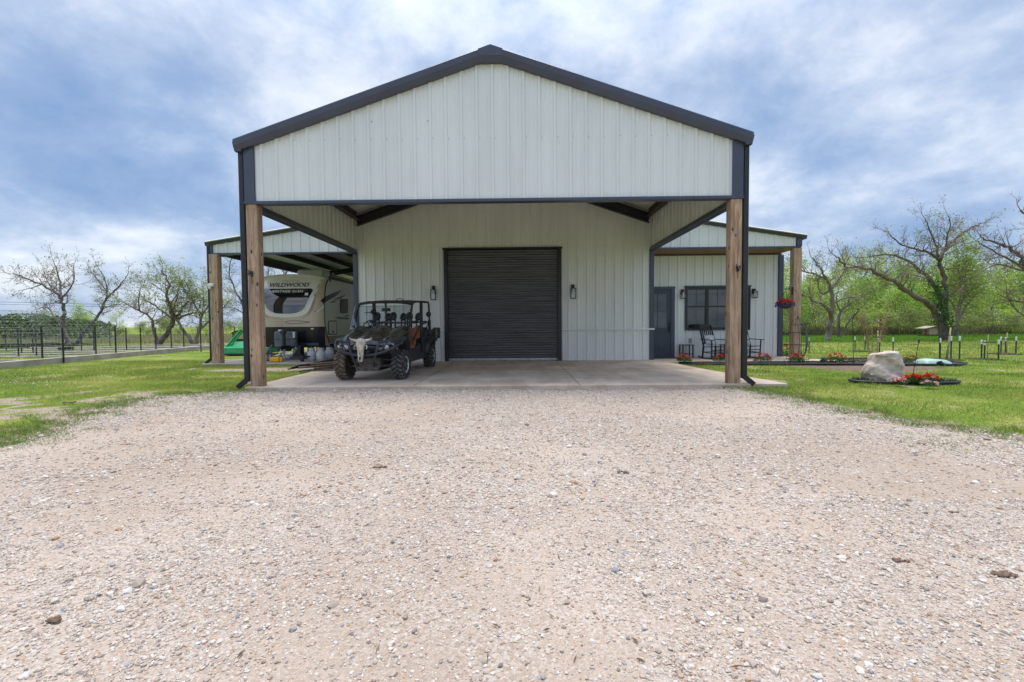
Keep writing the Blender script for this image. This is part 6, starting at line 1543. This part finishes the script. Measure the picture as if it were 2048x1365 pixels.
hero('bare_tree', 'largest bare spreading tree with ivy on its leaning trunk, right of the lawn', 'tree', 30, (1888, 684),
     [(c6((1178, 1015), (1150, 880), (1115, 790), (1040, 735), (900, 655), (830, 590), (700, 520), (620, 483), (520, 490), (450, 460), (400, 405)), .34, .05, .42),
      (c6((1178, 1015), (1185, 860), (1175, 720), (1080, 572), (980, 482), (880, 422), (790, 385), (640, 410)), .30, .045, .45),
      (c6((1185, 860), (1192, 640), (1170, 520), (1145, 430), (1190, 342), (1262, 280), (1330, 222), (1450, 170)), .26, .04, .42),
      (c6((1145, 430), (1060, 372), (950, 350), (840, 312), (780, 240)), .14, .03, .2), (c6((1145, 430), (1120, 330), (1085, 240), (1040, 130)), .12, .03, .2), (c6((1190, 342), (1200, 260), (1230, 190), (1210, 120)), .09, .025, .15),
      (c6((1190, 500), (1290, 485), (1380, 520), (1500, 470)), .07, .02, .2), (c6((1115, 790), (1180, 700), (1270, 660)), .10, .04, .5), (c6((830, 590), (880, 520), (960, 540), (1080, 572)), .06, .03, .1)],
     31, gap=.42, L=(1.0, 2.1), leaf=(2600, .05, BUD, .10))
# ivy on the trunk
T_ = COL.objects['bare_tree']; n = 800; pth = [at(*c6(q_)[0], 29.75) for q_ in ((1110, 590), (1130, 640), (1160, 700), (1150, 760), (1180, 830), (1210, 880), (1215, 960))]; P_ = np.array([tuple(p) for p in pth]); ii = NR.integers(0, len(P_)-1, n); ff = NR.uniform(0, 1, (n, 1))
cloud_obj('ivy', P_[ii]*(1-ff)+P_[ii+1]*ff+NR.normal(0, .20, (n, 3)), NR.uniform(.05, .11, n), np.array([.07, .15, .035])*NR.uniform(.5, 1.5, (n, 1)), K['leaf'], T_)
hero('bare_tree', 'grey bare tree with a long limb reaching behind the far right timber post', 'tree', 31, (1655, 682),
     [(c6((342, 1012), (362, 900), (375, 820), (340, 782), (280, 742), (200, 702), (100, 662)), .30, .07, .5), (c6((375, 820), (380, 740), (365, 640), (340, 570), (290, 500), (230, 420)), .22, .04, .3),
      (c6((365, 640), (300, 690), (270, 620), (290, 540)), .12, .03, .3), (c6((340, 570), (240, 530), (150, 510), (60, 440)), .12, .03, .2), (c6((365, 640), (430, 560), (480, 480), (440, 400)), .10, .03, .2), (c6((380, 740), (470, 700), (560, 700), (700, 640)), .10, .03, .2)],
     32, 'bark_pale', gap=.45, L=(.9, 1.9), leaf=(1500, .05, BUD, .12))
hero('bare_tree', 'dark forked tree close behind the grey bare tree on the right', 'tree', 36, (1678, 677),
     [(c6((424, 985), (422, 880), (432, 800), (500, 742), (600, 692), (690, 640)), .20, .04, .4), (c6((424, 985), (520, 830), (610, 760), (640, 700)), .12, .03, .4), (c6((432, 800), (400, 730), (420, 640)), .10, .03, .3)],
     33, gap=.6, L=(.9, 1.8), leaf=(2200, .06, [(.25, .36, .07), (.30, .42, .08)], .2))
hero('bare_tree', 'bare tree at the right edge whose dark limbs arch into the picture', 'tree', 27, (2085, 690),
     [([(2085, 690), (2078, 610), (2060, 545), (2048, 532), (2040, 510), (2026, 500), (2004, 488), (1976, 482), (1960, 470)], .30, .04, .35), ([(2060, 545), (2020, 520), (1992, 505), (1952, 482)], .12, .03, .3), ([(2060, 545), (2004, 530), (1988, 528), (1960, 548)], .10, .025, .3),
      ([(2078, 610), (2050, 605), (2020, 600), (2000, 590)], .12, .03, .3), ([(2060, 545), (2090, 480), (2060, 440), (2040, 420)], .16, .04, .2), ([(2078, 610), (2050, 640), (2015, 600), (2012, 570)], .07, .02, .3)],
     34, gap=.38, L=(.8, 1.9), leaf=(500, .05, BUD, .1))
hero('leafing_tree', 'tree in pale yellow green spring leaf just right of the largest bare tree', 'tree', 37, (1914, 678),
     [(c6((1270, 1000), (1265, 900), (1275, 800), (1330, 690), (1380, 560), (1400, 430)), .22, .03, .3), (c6((1275, 800), (1300, 680), (1290, 560), (1280, 440), (1270, 350)), .12, .02, .2), (c6((1265, 900), (1350, 740), (1450, 640), (1540, 560)), .14, .02, .3), (c6((1330, 690), (1330, 560), (1340, 440), (1340, 360)), .10, .02, .2), (c6((1275, 800), (1200, 700), (1180, 600)), .08, .02, .3)],
     35, 'bark_pale', gap=.4, L=(1.1, 2.2), leaf=(9000, .07, [(.34, .44, .10), (.27, .40, .07), (.40, .46, .14)], .22))
c4 = lambda *a: [(x/4.015, 460+y/4.015) for x, y in a]
hero('bare_tree', 'tall bare tree with reddish forked crown behind the wire arch', 'tree', 34, (140, 693),
     [(c4((560, 940), (520, 850), (500, 760), (520, 680), (512, 620), (490, 550), (440, 500), (330, 440), (210, 385), (100, 355)), .26, .04, .4), (c4((490, 550), (488, 450), (470, 370), (430, 250)), .14, .03, .2), (c4((490, 550), (560, 480), (600, 400), (590, 290)), .10, .03, .2),
      (c4((520, 850), (430, 680), (370, 610), (290, 640)), .10, .03, .3), (c4((440, 500), (380, 420), (350, 330)), .07, .02, .2), (c4((330, 440), (250, 470), (150, 490)), .06, .02, .2)],
     41, gap=.42, L=(.9, 2.0), leaf=(1600, .05, BUD, .1))
hero('bare_tree', 'slender bare tree leaning right between the arch tree and the pale trees', 'tree', 34, (154, 694),
     [(c4((610, 940), (640, 860), (760, 735), (820, 640), (858, 550), (862, 490), (800, 420), (735, 340)), .20, .035, .4), (c4((858, 550), (940, 470), (990, 420), (1030, 350)), .11, .03, .2), (c4((820, 640), (900, 600), (980, 600)), .06, .02, .2), (c4((862, 490), (850, 400), (775, 280)), .07, .02, .2)],
     42, gap=.42, L=(.8, 1.8), leaf=(1100, .05, BUD, .1))
hero('spreading_tree', 'wide pale green budding tree with crossing grey limbs left of the barn', 'tree', 32, (315, 692),
     [(c4((1265, 930), (1330, 840), (1405, 725), (1355, 610), (1340, 520), (1362, 400), (1300, 330)), .32, .04, .35), (c4((1405, 725), (1300, 650), (1220, 590), (1140, 560)), .15, .03, .2), (c4((1405, 725), (1500, 680), (1580, 660), (1660, 665)), .14, .03, .3), (c4((1265, 930), (1232, 790), (1220, 700), (1120, 650), (1050, 620), (975, 578)), .18, .03, .35),
      (c4((1120, 650), (1110, 560), (1130, 450)), .08, .02, .2), (c4((1405, 725), (1480, 600), (1560, 540), (1500, 440)), .11, .03, .2), (c4((1340, 520), (1240, 440), (1160, 400)), .07, .02, .2), (c4((1355, 610), (1440, 500), (1440, 380)), .08, .02, .2)],
     43, 'bark', gap=.38, L=(.9, 2.0), leaf=(3800, .055, [(.34, .42, .12), (.28, .36, .09), (.38, .42, .18)], .12))
hero('spreading_tree', 'budding tree with a low forked trunk just left of the far left timber post', 'tree', 32, (392, 692),
     [(c4((1572, 930), (1480, 820), (1430, 740), (1385, 660), (1420, 560), (1450, 430)), .20, .03, .35), (c4((1572, 930), (1600, 800), (1620, 700), (1560, 600), (1480, 480), (1440, 380)), .18, .03, .3), (c4((1600, 800), (1700, 720), (1790, 640), (1850, 560)), .14, .03, .3), (c4((1620, 700), (1640, 560), (1620, 420)), .08, .02, .2), (c4((1620, 700), (1700, 560), (1760, 440)), .08, .02, .2)],
     44, 'bark_pale', gap=.38, L=(.9, 2.0), leaf=(3800, .055, [(.38, .48, .13), (.30, .40, .10), (.40, .44, .18)], .12))
hero('bare_tree', 'bare tree seen between the two left timber posts and over the trailer', 'tree', 34, (500, 690),
     [([(500, 690), (505, 640), (520, 605), (540, 575), (575, 545), (600, 520)], .24, .04, .3), ([(505, 640), (485, 610), (468, 575), (455, 540), (470, 505)], .14, .03, .25), ([(505, 640), (470, 615), (440, 615)], .08, .02, .2), ([(520, 605), (500, 560), (505, 520)], .10, .03, .2), ([(540, 575), (535, 545), (545, 510)], .08, .02, .2)],
     45, gap=.4, L=(.9, 1.9), leaf=(1500, .05, BUD, .12))
hero('myrtle', 'slim many-stemmed small tree with rusty new leaves behind the boulder', 'small tree', 0, (1742, 718),
     [([(1742, 718), (1737, 690), (1732, 655), (1729, 620)], .035, .012, .35), ([(1742, 718), (1745, 695), (1744, 670)], .02, .01, .5), ([(1742, 718), (1756, 690), (1766, 655), (1775, 625)], .024, .01, .45), ([(1742, 718), (1735, 700), (1730, 668), (1722, 640)], .022, .01, .5), ([(1742, 718), (1762, 680), (1758, 640)], .022, .01, .5)],
     46, 'sapling_bark', gap=.22, L=(.18, .45), maxl=1, jit=.15, leaf=(500, .022, [(.34, .12, .05), (.30, .20, .06), (.40, .16, .06)], .05))

# the woods: six kinds of tree, copied
def proto(name, h, w_, seed, cols, nl, ls, trunk_r, bark, low=.25, dense=1.):
    t = thing(name, 'tree', 'tree', (0, 0, 0)); T = Tree(seed); rg = T.rg
    lean = rg.uniform(-.12, .12); top = Vector((lean*h, 0, h*.82)); P, rad = T.limb([(0, 0, -.1), (lean*h*.2, .1, h*.25), (lean*h*.6, -.1, h*.5), top], trunk_r, trunk_r*.25, n=6, sm=1)
    for k in range(rg.randint(7, 10)):
        f = rg.uniform(low, .95); i = int(f*(len(P)-1)); o = P[i]; a = rg.uniform(0, 6.28)
        T.grow(o, (math.cos(a), math.sin(a), rg.uniform(.3, 1.0)), w_*rg.uniform(.35, .62)*(1.15-f*.5), trunk_r*.3, 0, 2, .12)
    T.wood.build('trunk', K[bark], t, smooth=True); T.twig.build('twigs', K['twig'], t)
    foliage(t, T.tips, nl, ls, cols, .28*dense)
    return t
G1 = [(.36, .52, .07), (.46, .60, .11), (.25, .42, .05), (.52, .60, .16)]; G2 = [(.24, .42, .06), (.32, .50, .08), (.16, .30, .04)]; G3 = [(.55, .62, .19), (.46, .56, .14), (.38, .44, .15)]
PR = [proto('woodland_tree', 6.5, 4.2, 1, G1, 4600, .085, .12, 'bark', .15), proto('woodland_tree', 5.6, 3.8, 2, G2, 4600, .085, .10, 'bark', .12), proto('woodland_tree', 7.2, 4.4, 3, G3, 4000, .075, .14, 'bark_pale', .25),
      proto('woodland_tree', 5.0, 4.0, 4, G1, 4000, .09, .09, 'bark_pale', .08), proto('woodland_tree', 6.0, 3.2, 5, G1+G3, 3200, .08, .11, 'bark', .3), proto('understory_shrub', 2.6, 2.8, 6, [(.36, .46, .12), (.28, .42, .07), (.34, .38, .14), (.22, .18, .13)], 2200, .07, .05, 'bark', .02)]
def cp(o, loc, rz, sc, label, group):
    c = o.copy(); COL.objects.link(c); c.location = loc; c.rotation_euler = (0, 0, rz); c.scale = (sc, sc, sc*rng.uniform(.88, 1.12)); c['label'] = label; c['group'] = group; c['category'] = o['category']
    for ch in list(o.children):
        d = ch.copy(); COL.objects.link(d); d.parent = c
    return c
rw = random.Random(77); spots = []
def row(x0, x1, y0, y1, n, kinds, smin, smax, label, group, H=None):
    ADJ = ['fresh green broad', 'darker green dense', 'pale yellow green tall', 'light green bushy', 'thin crowned', 'brushy']
    for i in range(n):
        x = x0+(x1-x0)*(i+rw.uniform(.1, .9))/n; y = rw.uniform(y0, y1); k = rw.choice(kinds)
        spots.append((k, (x, y, -.1), rw.uniform(0, 6.28), rw.uniform(smin, smax)*((.84 if y0 < 45 else 1.0) if x0 > 0 else 1), ADJ[k]+' '+label, group))
WL = 'tree in the %s of the woods beyond the right lawn'
row(22, 50, 41, 44, 13, [0, 1, 3, 4], .72, .92, WL % 'front row', 'trees of the woods on the right')
row(23, 62, 46, 53, 20, [0, 1, 2, 3, 4], .85, 1.1, WL % 'middle', 'trees of the woods on the right')
row(28, 78, 56, 70, 20, [0, 1, 2, 3], 1.1, 1.4, WL % 'back row', 'trees of the woods on the right')
row(20, 52, 39.5, 42, 20, [5], .55, .95, 'low shrub at the foot of the woods on the right', 'shrubs at the edge of the woods')
row(28, 62, 46, 52, 14, [5], .9, 1.3, 'larger shrub between the trunks inside the woods on the right', 'shrubs at the edge of the woods')
HL = 'low tree in the hedge line beyond the left field'
row(-75, -20, 50, 62, 26, [3, 4, 5, 5], .5, .72, HL, 'hedge trees beyond the left field')
row(-50, -18, 42, 48, 9, [4, 2, 5], .38, .55, 'small tree standing in the dry grass beyond the left garden', 'hedge trees beyond the left field')
used = {}
for k, loc, rz, sc, lab, grp in spots:
    if k not in used:
        used[k] = 1; o = PR[k]; o.location = loc; o.rotation_euler = (0, 0, rz); o.scale = (sc, sc, sc); o['label'] = lab; o['group'] = grp
        if k == 5: o['category'] = 'shrub'
    else: cp(PR[k], loc, rz, sc, lab, grp)
# dark cedars far left
def cedar(px, py, Y, h, w_, seed, label):
    p = at(px, py, Y); p.z = -.1; t = thing('cedar_tree', label, 'tree', p); T = Tree(seed); T.limb([p, p+Vector((.1, 0, h*.5)), p+Vector((0, 0, h))], .12, .03); T.wood.build('trunk', K['bark'], t)
    n = int(1100*w_/4); f = NR.uniform(0, 1, n)**.8; a = NR.uniform(0, 6.28, n); r_ = w_/2*np.sqrt(NR.uniform(.2, 1, n))*np.sqrt(1-(f-.35)**2/.55)*(1+.25*np.sin(a*5+f*9))
    cloud_obj('foliage', np.stack([p.x+r_*np.cos(a), p.y+r_*np.sin(a), p.z+.25+f*h*.95], 1), NR.uniform(.07, .16, n), np.array([[.06, .12, .035], [.10, .15, .045], [.14, .14, .07]])[NR.integers(0, 3, n)]*NR.uniform(.6, 1.4, (n, 1)), K['leaf'], t)
for a in ((10, 690, 40, 2.1, 4.4, 1, 'dark cedar at the far left edge beyond the pond'), (55, 690, 42, 2.5, 4.2, 2, 'dark cedar second from the left edge beyond the pond'), (98, 690, 41, 2.2, 4.0, 3, 'dark cedar directly behind the wire arch'),
          (140, 690, 43, 1.9, 4.4, 4, 'low dark cedar behind the trunk of the tall bare tree'), (178, 690, 40, 1.7, 4.0, 5, 'rounded dark cedar at the right end of the cedar row'), (-30, 690, 38, 2.3, 5.0, 6, 'dark cedar cut by the left edge of the picture')): cedar(*a)
# tall dry grass of the far field, left, and leaf litter brush under the woods
def tall(name, n, x0, x1, y0, y1, h, cols, label, cat, wid=.02):
    X = NR.uniform(x0, x1, n); Y = NR.uniform(y0, y1, n); a = NR.uniform(0, 6.28, n); hh = h*NR.uniform(.5, 1.3, n)*(.6+.8*fbm(X*.4, Y*.4, 7)); b2 = NR.uniform(0, 6.28, n); ln = hh*NR.uniform(.1, .5, n)
    V = np.stack([np.stack([X-np.cos(b2)*wid, Y-np.sin(b2)*wid, np.full(n, -.1)], 1), np.stack([X+np.cos(b2)*wid, Y+np.sin(b2)*wid, np.full(n, -.1)], 1), np.stack([X+np.cos(a)*ln, Y+np.sin(a)*ln, -.1+hh], 1)], 1).reshape(-1, 3)
    c = np.array(cols)[NR.integers(0, len(cols), n)]*NR.uniform(.7, 1.25, (n, 1)); mass_mesh(name, V, np.arange(3*n).reshape(n, 3), np.repeat(c, 3, 0), K['grassblade'], label=label, cat=cat)
tall('dry_grass', 60000, -62, -16, 35.5, 58, .42, [(.42, .34, .22), (.48, .38, .27), (.32, .30, .14), (.24, .32, .08)], 'tall dry tan grass of the field beyond the left garden', 'dry grass', .03)
tall('woodland_brush', 30000, 21, 66, 41.5, 56, .75, [(.20, .15, .12), (.26, .20, .16), (.16, .13, .11), (.16, .22, .06)], 'brown tangled brush under the trees of the right woods', 'brush', .03)
tall('rough_grass', 36000, 12, 52, 29, 41, .16, [(.16, .34, .03), (.20, .40, .04), (.13, .28, .03)], 'longer bright green grass before the woods', 'grass', .03)
# overhead wires at the far left
for i, (za_, zb2) in enumerate(((3.45, 2.6), (3.15, 2.25))):
    b = MB(); b.tube([(-75, 60, za_+1.4), (-55, 60, za_+.75), (-30, 60, zb2+1.2), (-14, 60, zb2+1.5)], .02, 4); tag(b.build('power_line', K['black']), ('upper' if i == 0 else 'lower')+' thin power line crossing the sky behind the left trees', 'power line')
